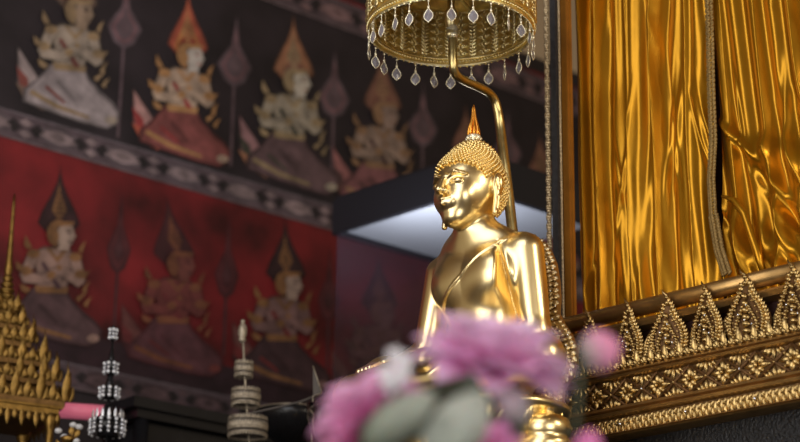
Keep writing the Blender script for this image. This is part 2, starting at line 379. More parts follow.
altar = thing('gilded_altar', 'carved gold altar base with diamond lattice band on the right', 'altar', tuple(AP(.5, 0, 2.1)))
b = MB(); b.tube([AP(sL, .03, zr), AP(sR, .03, zr)], .026, 20); b.build('top_rail', G_MOULD, altar)
b = MB(); profile(b, sL, sR, [(-.02, zr - .02), (.06, zr - .045), (.07, zr - .055), (.06, zr - .068), (.03, zr - .075), (-.02, zr - .075)]); b.build('lower_rail', G_MOULD, altar, False)
b = MB(); abox(b, sL, sR, -.03, .02, zd_top, zr - .06); b.build('back_board', DARKRED, altar, False)
def mould(name, z0, z1, o0, o1, m=G_MOULD):
    h = z1 - z0
    b = MB(); profile(b, sL, sR, [(-.03, z0), (o0, z0), (o1, z0 + h * .18), (o1 + .004, z0 + h * .4), (o1 - .006, z0 + h * .5), (o1 + .004, z0 + h * .62), (o1, z0 + h * .85), (o0, z1), (-.03, z1)])
    return b.build(name, m, altar, False)
mould('upper_moulding', zd_top, zc_top - .022, .10, .118)
mould('middle_moulding', zl_top - .002, zd_bot + .002, .105, .135)
mould('bottom_moulding', zl_bot - .016, zl_bot, .13, .150)
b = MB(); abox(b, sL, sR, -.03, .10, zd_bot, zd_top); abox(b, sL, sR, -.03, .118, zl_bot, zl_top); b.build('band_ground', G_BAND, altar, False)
b = MB(); abox(b, sL - .0, sR, -.03, .09, 2.1, zl_bot - .015); b.build('mosaic_lower_panel', MOSAIC, altar, False)
# crest row of little leaves
b = MB(); st = .0265; s = sL; k = 0
while s < sR:
    big = k % 2 == 0
    b.drop(AP(s, .108, zc_top - .024), Zv + AN * .15, AN, .052 if big else .032, .027, .012)
    b.sph(AP(s + st / 2, .116, zc_top - .018), .0055, 6, 4)
    b.drop(AP(s, .118, zc_top - .021), Zv, AN, .018, .012, .010)
    s += st; k += 1
b.build('leaf_crest_carving', G_ORN, altar)
# diamond lattice
pitch = .118; hb = zd_top - zd_bot; zm = (zd_top + zd_bot) / 2
b = MB(); g = MB(); xm = MB(); k = 0
s = sL + .03
while s < sR:
    for sg in (-1, 1):
        xm.tube([AP(s - pitch / 2, .104, zm + sg * hb / 2), AP(s + pitch / 2, .104, zm - sg * hb / 2)], .0055, 6)
    g.sph(AP(s, .108, zm), .0045, 6, 4) if k % 3 == 0 else b.sph(AP(s, .108, zm), .005, 6, 4)
    c = s + pitch / 2
    for a in range(8):
        t = a * PI / 4; L = .040 if a % 2 == 0 else .027
        if a in (2, 6): L = .034
        b.drop(AP(c + math.cos(t) * .006, .104, zm + math.sin(t) * .006), AE * math.cos(t) + Zv * math.sin(t), AN, L, .021, .014)
        if a % 2: b.sph(AP(c + math.cos(t) * .030, .108, zm + math.sin(t) * .026), .0055, 6, 4)
    b.sph(AP(c, .114, zm), .0065, 8, 5)
    for sg in (-1, 1):
        for j in (-2, -1, 0, 1, 2):
            b.drop(AP(s + j * .010, .104, zm + sg * hb * .49), -sg * Zv + AE * j * .55, AN, .034 - .005 * abs(j), .014, .012)
    s += pitch; k += 1
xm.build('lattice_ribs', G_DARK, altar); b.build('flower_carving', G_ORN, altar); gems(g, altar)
# leaf band under the lattice
b = MB(); g = MB(); s = sL; hz = zl_top - zl_bot; k = 0
while s < sR:
    b.drop(AP(s, .12, zl_top - .004), -Zv, AN, hz * .85, .020, .012)
    b.drop(AP(s + .011, .12, zl_bot + .002), Zv, AN, hz * .6, .013, .009)
    b.drop(AP(s + .004, .124, zl_top - .006), -Zv + AE * .8, AN, hz * .45, .008, .008)
    b.drop(AP(s - .004, .124, zl_top - .006), -Zv - AE * .8, AN, hz * .45, .008, .008)
    if k % 11 == 3: g.sph(AP(s + .011, .134, (zl_top + zl_bot) / 2), .006, 6, 4)
    s += .022; k += 1
b.build('hanging_leaf_carving', G_ORN, altar); gems(g, altar)

# antefix leaves standing on the crest
def antefix(s0, zb, h, w, rot, label):
    t = thing('altar_finial', label, 'finial', tuple(AP(s0, .075, zb)), 'flame leaf finials along the altar rail')
    o0 = .075
    def q(x, y, d=0): return AP(s0 + x * w, o0 + d + .10 * h * 0 + rot * x * w, zb + y * h)
    prof = [(0, 0), (.30, 0), (.44, .10), (.50, .24), (.47, .38), (.38, .50), (.26, .60), (.17, .70), (.10, .80), (.05, .90), (.02, 1.0)]
    def wid(y):
        for (a, ya), (c, yb) in zip(prof[1:-1], prof[2:]):
            if ya <= y <= yb: return a + (c - a) * (y - ya) / (yb - ya + 1e-9)
        return .02
    R = [q(x, y) for x, y in prof[1:]]; L = [q(-x, y) for x, y in prof[1:]]
    b = MB(); b.strip(R, L)
    b.strip([p - AN * .012 for p in R], [p - AN * .012 for p in L]); b.strip(R, [p - AN * .012 for p in R]); b.strip(L, [p - AN * .012 for p in L])
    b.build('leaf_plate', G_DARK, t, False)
    b = MB()
    for i in range(15):                                # flame tongues round the edge
        y = .02 + i * .058; x = wid(y)
        for sg in (-1, 1):
            b.drop(q(sg * x * .82, y, .002), AE * sg * (.9 - y * .5) + Zv * (.7 + y), AN, h * .088, w * .13, .010, -sg * .35)
    for (f, nn) in ((.74, 15), (.46, 10)):              # inner rows of curls
        for i in range(nn):
            y = .06 + i * (.78 * (f + .15) / nn); x = wid(y / max(f + .12, .1) * .9) * f
            for sg in (-1, 1):
                b.drop(q(sg * x, y, .006), AE * sg * .6 + Zv, AN, h * .062, w * .085, .011, sg * .4)
                if i % 2: b.sph(q(sg * x * .80, y + .01, .010), .0038, 6, 4)
    for i in range(6): b.drop(q(0, .10 + i * .105, .008), Zv, AN, h * .10, w * (.22 - .02 * i), .018)
    b.tube([q(0, .84), q(.03, .93), q(0, 1.0), q(-.10, 1.06), q(-.13, 1.12)], [.006, .006, .006, .0045, .0015], 6)
    b.ell(q(0, .88, .004), AE * .010, AN * .008, Zv * .007); b.ell(q(0, .97, .004), AE * .008, AN * .007, Zv * .006)
    b.box(q(0, -.012), AE * w * .42, AN * .012, Zv * .006)
    # side leaflet at the left foot
    for i in range(8): b.drop(q(-.62 + .02 * i, .02 + i * .045, -.004), Zv - AE * .15, AN, h * .10, w * .12, .010, .3)
    b.tube([q(-.66, 0, -.008), q(-.62, .3, -.008), q(-.5, .46, -.008)], [.008, .007, .003], 6)
    b.build('flame_carving', G_ORN, t)
    g = MB()
    for (x, y) in ((0, .30), (.16, .22), (-.14, .40), (.05, .52)): g.sph(q(x, y, .016), .0042, 6, 4)
    gems(g, t)
tips = [(589, 309), (628, 298), (667, 290), (705, 281), (745, 269), (792, 259), (838, 248)]
names = ['first flame finial by the pillar, half hidden behind the pink bud', 'flame finial just right of the blurred pink bud', 'third flame finial from the pillar on the altar rail', 'flame finial below the braided edge of the curtain, left of the widest one', 'widest flame finial standing right of the braided curtain edge', 'flame finial at the right end of the altar rail']
zb = zc_top - .008
for i, (tx, ty) in enumerate(tips[:6]):
    s_, z_ = asz(tx, ty, .075)
    antefix(s_, zb, (z_ - zb) / 1.1, [.115, .12, .125, .135, .155, .14][i], [.0, .2, -.25, .3, 0, .2][i], names[i])

# pillar with rope trims
pl = thing('pillar', 'black square pillar edged with gold braid beside the curtain', 'pillar', tuple(AP(asz(556, 200)[0], .02, 2.1)))
s1, s2 = asz(551.5, 150, .03)[0], asz(562, 150, .005)[0]
zt = 5.2
b = MB(); abox(b, s1, s2, .005, .03, 2.1, zt); b.build('black_panel', BLACKP, pl, False)
def rope(mb, s0, o, r, z0, z1):
    z = z0; k = 0
    while z < z1:
        for ph in (0, 1):
            t = k * .9 + ph * PI
            mb.ell(AP(s0 + math.cos(t) * r * .3, o + math.sin(t) * r * .3, z), AE * r * .75 + Zv * r * .3, AN * r * .8, Zv * r * .62 - AE * r * .3, 6, 4)
        z += r * .95; k += 1
b = MB(); rope(b, asz(549, 150, .03)[0], .035, .0098, 2.7, 4.6); b.build('braid_trim', ROPE, pl)
b = MB(); rope(b, asz(562, 150, .03)[0], .036, .0042, 2.7, 4.6); b.build('bead_trim', ROPE, pl)
bd = MB(); s3, s4 = asz(563.6, 150, .0)[0], asz(571.5, 150, .0)[0]
abox(bd, s3 - .01, s4, -.012, .0, zr - .1, zt); abox(bd, s3, s4 - .008, -.002, .004, zr - .1, zt)
fb = bd.build('gilded_board', ORANGE, None, False); tag(fb, 'plain orange gilded board standing between the pillar and the curtain', 'board')
# dark recess behind curtain
b = MB(); abox(b, s3, sR + .6, -.42, -.36, 2.1, zt)
tag(b.build('wall_right', DARKRED, None, False), kind='structure')

# ------------------------------------------------------------------ curtains
def smooth01(x): x = np.clip(x, 0, 1); return x * x * (3 - 2 * x)
def curtain(name, pxa, pxb, label, kind, trim=False):
    sa, sb = asz(pxa, 150, -.10)[0], asz(pxb, 150, -.10)[0]
    z0, z1 = zr - .16, 5.1
    nu, nv = 260, 260
    U, V = np.meshgrid(np.linspace(0, 1, nu), np.linspace(0, 1, nv), indexing='ij')
    s_ = sa + (sb - sa) * U; z_ = z0 + (z1 - z0) * V
    L = sb - sa; x = U * L; zz = (z_ - z0)
    r = np.random.RandomState(3 if kind == 0 else 8)
    o = np.zeros_like(x)
    def ridge(ph, sharp): return (1 - np.abs(np.sin(ph))) ** sharp
    if kind == 0:
        o += .030 * np.exp(-((x - .018) / .013) ** 2)
        w1 = x + .010 * np.sin(zz * 2.1 + 1) + .004 * np.sin(zz * 7 + x * 20)
        o += .034 * ridge(w1 * PI / .120 + .4 + .5 * np.sin(zz * .9), 1.7) + .012 * np.sin(w1 * 2 * PI / .083 + 1.2 + .9 * np.sin(zz * 1.3))
        o += .0016 * np.sin(w1 * 2 * PI / .036 + 1.5 * np.sin(zz * 3)) * (.4 + .6 * np.sin(zz * 2.3 + x * 9) ** 2)
        for k in range(34):
            cx, cz = r.rand() * L, r.rand() * 1.6; a = r.uniform(-.25, .25); wd = r.uniform(.006, .014); ln = r.uniform(.08, .25)
            dx = (x - cx) - a * (zz - cz); o += r.uniform(-.010, .014) * np.exp(-(dx / wd) ** 2 - ((zz - cz) / ln) ** 2)
        gz = np.exp(-zz / .22); o += gz * .012 * np.sin(x * 2 * PI / .055 + zz * 18)
    else:
        w1 = x + .05 * zz - .10 * np.exp(-((zz - .35) / .3) ** 2) * x
        o += .022 * ridge(w1 * PI / .13 + 1.0, 1.5) + .010 * np.sin(w1 * 2 * PI / .07 + zz * 2)
        for k in range(46):
            cx, cz = r.rand() * L, r.rand() ** 1.4 * 1.3; a = r.uniform(-.9, .2); wd = r.uniform(.007, .018); ln = r.uniform(.05, .18)
            dx = (x - cx) - a * (zz - cz); o += r.uniform(-.016, .022) * np.exp(-(dx / wd) ** 2 - ((zz - cz) / ln) ** 2)
        # gathered puffs where the cloth is bunched over the rail
        for (cx, cz, rx, rz, am) in ((.10, .30, .035, .14, .05), (.20, .26, .03, .10, .045), (.27, .27, .028, .12, .05), (.36, .30, .04, .13, .05), (.17, .62, .05, .05, .04), (.30, .55, .04, .07, .04)):
            dx = (x - cx) + .45 * (zz - cz); o += am * np.exp(-(dx / rx) ** 2 - ((zz - cz) / rz) ** 2)
    o *= 1.0
    P = A0[None, None] + AE * s_[..., None] + AN * (-.13 + o)[..., None] + Zv * z_[..., None]
    idx = np.arange(nu * nv).reshape(nu, nv)
    F = np.stack([idx[:-1, :-1], idx[1:, :-1], idx[1:, 1:], idx[:-1, 1:]], -1).reshape(-1, 4)
    t = thing(name, label, 'curtain', tuple(AP((sa + sb) / 2, -.13, z0)))
    b = MB(); b.add(P.reshape(-1, 3), F.tolist()); b.build('cloth_panel', SILK, t)
    return t, sb
ct, sb_ = curtain('satin_curtain', 576.5, 714, 'gold satin curtain hanging in straight narrow folds beside the pillar', 0)
curtain('satin_curtain', 715, 862, 'gold satin curtain at far right, crumpled into puffs above the rail', 1)
# braided edge of the left curtain
b = MB(); pts = [(708, -20), (710, 40), (711, 90), (713, 140), (711, 180), (713, 215), (719, 250), (727, 275)]
P = [on(x, y, A0 + AN * -.085, AN) for x, y in pts]
PP = []
for i in range(len(P) - 1):
    for k in range(22): PP.append(P[i] + (P[i + 1] - P[i]) * k / 22)
for k, p in enumerate(PP):
    wv = .0155 + (.004 if k > 110 else 0)
    for sg in (-1, 0, 1):
        b.ell(p + AE * sg * wv * .62 + AN * (.006 if sg == 0 else 0), AE * wv * .42 + Zv * sg * .004, AN * .006, Zv * .0065 + AE * .003 * (1 if k % 2 else -1), 6, 4)
b.build('braided_edge', BRAID, ct)
b = MB()   # curved fold running down to the rail beside the braid
P = [on(x, y, A0 + AN * -.075, AN) for x, y in ((722, 196), (734, 200), (744, 214), (750, 232), (757, 252), (764, 274))]
b.tube(P, [.004, .010, .012, .012, .013, .010], 10); b.build('rolled_fold', SILK, ct)

# ------------------------------------------------------------------ Buddha statue (signed distance surface)
def sm(a, b_, k):
    h = np.clip(.5 + .5 * (b_ - a) / k, 0, 1); return b_ + (a - b_) * h - k * h * (1 - h)
def smx(a, b_, k): return -sm(-a, -b_, k)
def E3(p, c, r):
    r = np.array(r); q = (p - np.array(c)) / r; k0 = np.sqrt((q * q).sum(1)); k1 = np.sqrt(((q / r) ** 2).sum(1)) + 1e-9
    return k0 * (k0 - 1) / k1
def CAP(p, a, b_, ra, rb):
    a = np.array(a, float); b_ = np.array(b_, float); ba = b_ - a; pa = p - a
    h = np.clip(pa @ ba / (ba @ ba), 0, 1); return np.sqrt(((pa - h[:, None] * ba) ** 2).sum(1)) - (ra + (rb - ra) * h)
def RE(p, c, r, ax, ang):
    ca, sa = math.cos(ang), math.sin(ang); q = p - np.array(c)
    if ax == 'x': q = np.stack([q[:, 0], ca * q[:, 1] + sa * q[:, 2], -sa * q[:, 1] + ca * q[:, 2]], 1)
    if ax == 'y': q = np.stack([ca * q[:, 0] - sa * q[:, 2], q[:, 1], sa * q[:, 0] + ca * q[:, 2]], 1)
    if ax == 'z': q = np.stack([ca * q[:, 0] + sa * q[:, 1], -sa * q[:, 0] + ca * q[:, 1], q[:, 2]], 1)
    return E3(q, (0, 0, 0), r)
HC = np.array([0, -.052, .694]); HK = 1.06
def f_head(p):
    q = (p - HC) / HK; x = np.abs(q[:, 0]); s = np.stack([x, q[:, 1], q[:, 2]], 1)      # mirrored side
    d = E3(s, (0, 0, .0), (.093, .106, .104))
    d = sm(d, E3(s, (0, -.036, -.060), (.065, .070, .072)), .03)
    d = sm(d, E3(s, (0, -.070, -.112), (.030, .028, .024)), .03)                  # chin
    d = sm(d, E3(s, (.034, -.068, -.048), (.030, .030, .034)), .025)              # cheeks
    d = sm(d, E3(s, (0, .014, .074), (.064, .066, .062)), .028)                   # ushnisha
    # brow, sockets, eyes
    d = smx(d, -E3(s, (.036, -.116, -.012), (.024, .012, .011)), .010)
    d = sm(d, E3(s, (.036, -.094, -.014), (.021, .014, .0115)), .004)
    d = smx(d, -CAP(s, (.018, -.112, -.017), (.055, -.096, -.014), .0016, .0016), .002)
    d = sm(d, CAP(s, (.012, -.108, .004), (.036, -.106, .014), .004, .0045), .010)
    d = sm(d, CAP(s, (.036, -.106, .014), (.064, -.086, .004), .0045, .003), .010)
    # nose
    d = sm(d, CAP(s, (0, -.108, .006), (0, -.132, -.040), .0075, .0105), .009)
    d = sm(d, E3(s, (.0105, -.120, -.043), (.0085, .010, .0075)), .005)
    d = smx(d, -E3(s, (.007, -.124, -.052), (.0035, .004, .003)), .002)
    # mouth: full smiling lips
    d = sm(d, E3(s, (0, -.102, -.072), (.028, .014, .018)), .012)
    d = sm(d, CAP(s, (0, -.120, -.067), (.023, -.106, -.063), .0052, .0030), .004)
    d = sm(d, CAP(s, (0, -.118, -.079), (.018, -.107, -.072), .0060, .0035), .004)
    d = smx(d, -CAP(s, (0, -.126, -.073), (.026, -.108, -.066), .0017, .0014), .0025)
    d = smx(d, -E3(s, (0, -.118, -.095), (.018, .006, .005)), .008)
    # long ears
    ear = RE(s, (.100, .008, -.012), (.009, .021, .036), 'x', -.12)
    ear = sm(ear, CAP(s, (.099, .006, -.035), (.099, -.004, -.100), .0095, .0085), .008)
    ear = smx(ear, -RE(s, (.110, .006, -.008), (.006, .012, .024), 'x', -.12), .004)
    ear = smx(ear, -CAP(s, (.108, .002, -.050), (.108, -.003, -.090), .0028, .0032), .003)
    ear = sm(ear, CAP(s, (.108, .0, .004), (.106, .006, -.028), .0035, .0035), .003)
    d = sm(d, ear, .006)
    return d * HK
def f_body(p):
    x = np.abs(p[:, 0]); s = np.stack([x, p[:, 1], p[:, 2]], 1)
    d = E3(p, (0, .02, .09), (.165, .125, .10))
    d = sm(d, E3(p, (-.008, .018, .24), (.118, .085, .15)), .06)
    d = sm(d, E3(s, (.0, .005, .395), (.168, .098, .125)), .06)
    d = sm(d, E3(s, (.075, -.045, .405), (.075, .050, .070)), .05)
    d = sm(d, CAP(s, (0, .012, .500), (.145, .012, .480), .056, .050), .05)
    d = sm(d, CAP(p, (0, .0, .50), (0, -.040, .60), .064, .060), .035)
    for z in (.548, .565): d = smx(d, -(np.abs(np.sqrt((p[:, 0]) ** 2 + (p[:, 1] + .03) ** 2 + ((p[:, 2] - z - (p[:, 1]) * .25) * 6) ** 2 * 1) - .065) - .0012), .004) if False else d
    d = sm(d, E3(p, (-.012, -.010, .528), (.125, .062, .052)), .045)
    # left arm (covered by the robe)
    dl = CAP(p, (.170, .012, .468), (.192, .024, .215), .053, .045)
    fl = CAP(p, (.192, .024, .212), (.085, -.150, .140), .044, .032)
    dl = sm(dl, fl, .02)
    # right arm, bare, reaching to the knee
    dr = CAP(p, (-.178, .012, .468), (-.232, .0, .225), .052, .041)
    dr = sm(dr, CAP(p, (-.232, .0, .225), (-.270, -.100, .165), .041, .027), .015)
    d = sm(d, dl, .018); d = sm(d, dr, .014)
    # cloth hanging between the left arm and the body
    web = E3(p, (.135, .026, .255), (.080, .018, .20))
    d = sm(d, web, .022)
    va = .7071 * (p[:, 0] + p[:, 1]); vt = .7071 * (p[:, 1] - p[:, 0])       # hollow of cloth between arm and chest
    hol = np.maximum(np.maximum(.036 - va, (va - .044) - (.480 - p[:, 2]) * .29), np.maximum(p[:, 2] - .49, .245 - p[:, 2]))
    d = smx(d, -np.maximum(hol * .95, vt + .128 - (va - .036) * 1.15), .014)
    # folded legs
    lg = CAP(p, (-.11, -.03, .085), (-.375, -.165, .075), .088, .066)
    lg = np.minimum(lg, CAP(p, (.11, -.03, .085), (.375, -.165, .070), .088, .066))
    lg = sm(lg, CAP(p, (-.375, -.165, .078), (.03, -.275, .098), .062, .036), .02)
    lg = sm(lg, CAP(p, (.375, -.165, .062), (-.03, -.245, .045), .062, .040), .02)
    lg = sm(lg, CAP(p, (.03, -.275, .100), (.16, -.225, .125), .030, .020), .015)
    d = sm(d, lg, .03)
    # hands: palms with separate fingers
    d = sm(d, E3(p, (.035, -.190, .138), (.055, .042, .018)), .015)
    for k in range(4):
        a = (-.005 - .004 * k, -.175 - .018 * k, .142); m = (-.050 - .006 * k, -.180 - .017 * k, .150); e = (-.078 + .006 * abs(k - 1), -.182 - .016 * k, .143)
        d = sm(d, CAP(p, a, m, .0095, .0085), .004); d = sm(d, CAP(p, m, e, .0085, .0065), .003)
    d = sm(d, CAP(p, (.045, -.165, .148), (.000, -.150, .165), .010, .0075), .005)
    PZ = p - np.array([.022, .012, .032])
    d = sm(d, RE(PZ, (-.318, -.152, .142), (.036, .044, .018), 'x', .5), .012)
    for k in range(4):
        a = (-.290 - .018 * k, -.175 + .002 * k, .132); m = (-.292 - .020 * k, -.218 + .004 * k, .110); e = (-.293 - .021 * k, -.236 + .006 * abs(k - 1), .072)
        d = sm(d, CAP(PZ, a, m, .0095, .0088), .004); d = sm(d, CAP(PZ, m, e, .0088, .0065), .003)
    d = sm(d, CAP(PZ, (-.290, -.145, .145), (-.262, -.190, .128), .010, .0075), .004)
    # robe edge running from the left shoulder across the chest to the right armpit, and the shoulder sash
    body0 = E3(s, (.0, .005, .395), (.168, .098, .125))
    n = np.array([-.62, 0, .785]); sd_ = (p - np.array([.02, 0, .415])) @ n
    lim = np.maximum(np.maximum(p[:, 2] - .50, .26 - p[:, 2]), np.abs(p[:, 0]) - .15)
    rim = np.sqrt(sd_ ** 2 + d ** 2) - .0042; d = sm(d, np.maximum(rim, lim), .005)
    # soft folds of robe on the left arm
    return d
def f_all(p): return sm(f_body(p), f_head(p), .010)
def surface(f, lo, hi, h):
    lo = np.array(lo); n = np.ceil((np.array(hi) - lo) / (4 * h)).astype(int)
    g = [lo[i] + np.arange(n[i] + 1) * 4 * h for i in range(3)]
    X = np.stack(np.meshgrid(*g, indexing='ij'), -1); C = f(X.reshape(-1, 3)).reshape(n + 1)
    act = np.zeros(n, bool); mn = np.full(n, 9.0)
    for i in (0, 1):
        for j in (0, 1):
            for k in (0, 1): mn = np.minimum(mn, np.abs(C[i:n[0] + i, j:n[1] + j, k:n[2] + k]))
    act = mn < 4 * h * 1.5
    N = n * 4 + 1
    Fv = np.repeat(np.repeat(np.repeat(C[:-1, :-1, :-1], 4, 0), 4, 1), 4, 2); Fv = np.pad(Fv, ((0, 1),) * 3, mode='edge').astype(np.float32)
    m = np.zeros(N, bool); a4 = np.repeat(np.repeat(np.repeat(act, 4, 0), 4, 1), 4, 2)
    for i in (0, 1):
        for j in (0, 1):
            for k in (0, 1): m[i:N[0] - 1 + i, j:N[1] - 1 + j, k:N[2] - 1 + k] |= a4
    I = np.argwhere(m); vals = np.empty(len(I), np.float32)
    for s0 in range(0, len(I), 400000):
        vals[s0:s0 + 400000] = f(lo + I[s0:s0 + 400000] * h)
    Fv[m] = vals; neg = Fv < 0
    cells = np.zeros(N - 1, bool); c0 = neg[:-1, :-1, :-1]
    for i in (0, 1):
        for j in (0, 1):
            for k in (0, 1): cells |= (neg[i:N[0] - 1 + i, j:N[1] - 1 + j, k:N[2] - 1 + k] != c0)
    CI = np.argwhere(cells); idm = np.full(N - 1, -1, np.int64); idm[tuple(CI.T)] = np.arange(len(CI))
    V = lo + (CI + .5) * h
    for it in range(5):
        e = h * .25; fv = f(V); G = np.stack([f(V + np.eye(3)[a] * e) - f(V - np.eye(3)[a] * e) for a in range(3)], 1) / (2 * e)
        st = (fv / np.maximum((G * G).sum(1), .2))[:, None] * G; st = np.clip(st, -h * .5, h * .5); V = V - st * (.9)
    faces = []
    for ax in range(3):
        a1, a2 = [(1, 2), (2, 0), (0, 1)][ax]
        s0 = [slice(1, -1)] * 3; s0[ax] = slice(0, -1); s1_ = [slice(1, -1)] * 3; s1_[ax] = slice(1, None)
        A = neg[tuple(s0)]; B = neg[tuple(s1_)]
        E_ = np.argwhere(A != B); off = np.ones(3, int); off[ax] = 0; Ei = E_ + off; fl = A[tuple(E_.T)]
        def cid(d1, d2):
            q = Ei.copy(); q[:, a1] -= d1; q[:, a2] -= d2; return idm[tuple(q.T)]
        Q = np.stack([cid(0, 0), cid(1, 0), cid(1, 1), cid(0, 1)], 1); Q[~fl] = Q[~fl][:, ::-1]
        faces.append(Q)
    Fc = np.concatenate(faces); Fc = Fc[(Fc >= 0).all(1)]
    return V, Fc
PHI = -math.radians(45)
NB = at(482, 236, 5.66)
SO = NB - np.array([0, 0, .55])
RX = np.array([math.cos(PHI), math.sin(PHI), 0]); RY = np.array([-math.sin(PHI), math.cos(PHI), 0])
def SW(x, y, z): return SO + RX * x + RY * y + Zv * z
def swv(P): P = np.asarray(P); return SO + P[:, :1] * RX + P[:, 1:2] * RY + P[:, 2:3] * Zv
st = thing('buddha_statue', 'polished gold seated Buddha statue facing left under the tiered canopy', 'statue', tuple(SO))
V, Fc = surface(f_all, (-.47, -.34, -.02), (.47, .18, .88), .0032)
# slight weathering of the curl base is left to the hair mesh
b = MB(); b.v.append(swv(V)); b.f = Fc.tolist(); b.n = len(V); b.c.append(np.ones((len(V), 3)))
body = b.build('body', G_BODY, st)
# hair curls
b = MB(); N = 1150; ga = PI * (3 - math.sqrt(5))
dirs = []
for i in range(N):
    z = 1 - 2 * (i + .5) / N; r = math.sqrt(1 - z * z); dirs.append((r * math.cos(ga * i), r * math.sin(ga * i), z))
dirs = np.array(dirs); cc = HC + np.array([0, .0, .02]); t = np.full(N, .17)
def f_skull(p):
    q = (p - HC) / HK; d = E3(q, (0, 0, .0), (.094, .108, .104)); d = sm(d, E3(q, (0, -.036, -.060), (.065, .070, .072)), .03)
    return sm(d, E3(q, (0, .014, .074), (.064, .066, .062)), .028)
for it in range(60): t -= np.clip(f_skull(cc + dirs * t[:, None]), -.02, .02) * .8
PH = cc + dirs * t[:, None]; hair_pts = []
for p, d in zip(PH, dirs):
    q = (p - HC) / HK; x, y, z = abs(q[0]), q[1], q[2]
    # hairline height as a function of position round the head
    ang = math.atan2(x, -y)       # 0 front, pi back
    hl = np.interp(ang, [0, .35, .75, 1.10, 1.35, 1.62, 1.8, 3.2], [.047, .047, .038, .020, -.004, -.03, -.068, -.074])
    if z < hl: continue
    if x > .07 and -.02 < y < .030 and z < .022: continue
    hair_pts.append((p, d))
for p, d in hair_pts:
    n = unit(d * .8 + np.array([0, 0, .25])); a = unit(np.cross(n, (0, 0, 1.0) if abs(n[2]) < .9 else (1.0, 0, 0))); c = np.cross(n, a); r = .0068
    w = lambda v: RX * v[0] + RY * v[1] + Zv * v[2]
    P0 = SW(*(p + n * .003)); b.ell(P0, w(a) * r, w(c) * r, w(n) * r * .8, 8, 5)
    b.ell(P0 + w(n) * r * .8, w(a) * r * .6, w(c) * r * .6, w(n) * r * 1.1, 6, 4)
b.build('hair_curls', G_HAIR, st)
tp = (0, -.037, .852)
b = MB(); b.lathe([(.0, -.016), (.020, -.016), (.023, -.006), (.020, .001), (.024, .010), (.020, .017), (.012, .020), (0, .02)], SW(*tp), RX, RY, Zv, 20, cap=False)
for k in range(10):
    a = 2 * PI * k / 10; b.sph(SW(tp[0] + .021 * math.cos(a), tp[1] + .021 * math.sin(a), tp[2] + .006), .006)
b.build('crown_ring', PEARL, st)
b = MB()
for k in range(8):
    a = 2 * PI * k / 8; P = []
    for i in range(9):
        t_ = i / 8; rr = .014 * (1 + .25 * math.sin(t_ * 7)) * (1 - t_) ** .8 + .0008
        P.append(SW(tp[0] + rr * math.cos(a + t_ * .5), tp[1] + rr * math.sin(a + t_ * .5), tp[2] + .015 + .105 * t_ * (1 - .12 * (k % 2))))
    b.tube(P, [.0052 * (1 - i / 8) ** .7 + .0008 for i in range(9)], 6)
b.lathe([(.009, .012), (.011, .03), (.007, .06), (.003, .10), (.0008, .122)], SW(*tp), RX, RY, Zv, 10)
b.build('flame_finial', G_FLAME, st)

# ------------------------------------------------------------------ carved throne back
tb = thing('throne_back', 'carved gold backrest rising behind the statue, edged with leaf scrolls', 'throne', tuple(SW(0, .15, -.06)))
YB = .165
def loc_of(px, py):
    p = on(px, py, SW(0, YB, 0), RY); q = p - SO; return float(q @ RX), float(q[2])
edge_px = [(536, 236), (543, 241), (549, 250), (554, 262), (557, 280), (558, 298), (557, 312), (562, 322), (570, 334), (575, 348), (575, 362), (570, 376), (562, 388), (560, 410), (560, 430)]
EL = [loc_of(x + 2.5, y) for x, y in edge_px]
b = MB()
def plate(off, shrink):
    R = [SW(x - shrink, YB + off, z) for x, z in EL]; L = [SW(-(x - shrink), YB + off, z) for x, z in EL]; return R, L
R, L = plate(0, .012); R2, L2 = plate(.02, .012)
b.strip(R, L); b.strip(R2, L2); b.strip(R, R2); b.strip(L, L2); b.build('back_plate', G_MOULD, tb, False)
b = MB(); g = MB()
def resamp(P, step):
    out = []; acc = 0
    for (x0, z0), (x1, z1) in zip(P[:-1], P[1:]):
        L_ = math.hypot(x1 - x0, z1 - z0); k = max(1, int(round(L_ / step)))
        for i in range(k): out.append((x0 + (x1 - x0) * i / k, z0 + (z1 - z0) * i / k, (x1 - x0) / L_, (z1 - z0) / L_))
    return out
for (sh, sz, st_) in ((.004, .034, .018), (.024, .026, .016), (.043, .024, .016), (.062, .022, .016)):
    for i, (x, z, tx, tz) in enumerate(resamp(EL, st_)):
        for sg in (1, -1):
            nx, nz = -tz, tx      # outward normal
            X = x - sh; d = RX * sg * (-nx * .6 - tx * .5) * 1 + Zv * (-nz * .6 - tz * .6)
            b.drop(SW(sg * X, YB - .004, z), d, -RY, sz, sz * .62, .013, .3 * sg)
            b.sph(SW(sg * (X - .006), YB - .012, z), .0048, 6, 4)
            if i % 6 == 2: g.sph(SW(sg * X, YB - .018, z - .006), .004, 6, 4)
b.tube([SW(x - .055, YB - .006, z) for x, z in EL], .006, 6); b.tube([SW(-x + .055, YB - .006, z) for x, z in EL], .006, 6)
b.build('scroll_carving', G_ORN2, tb); gems(g, tb)

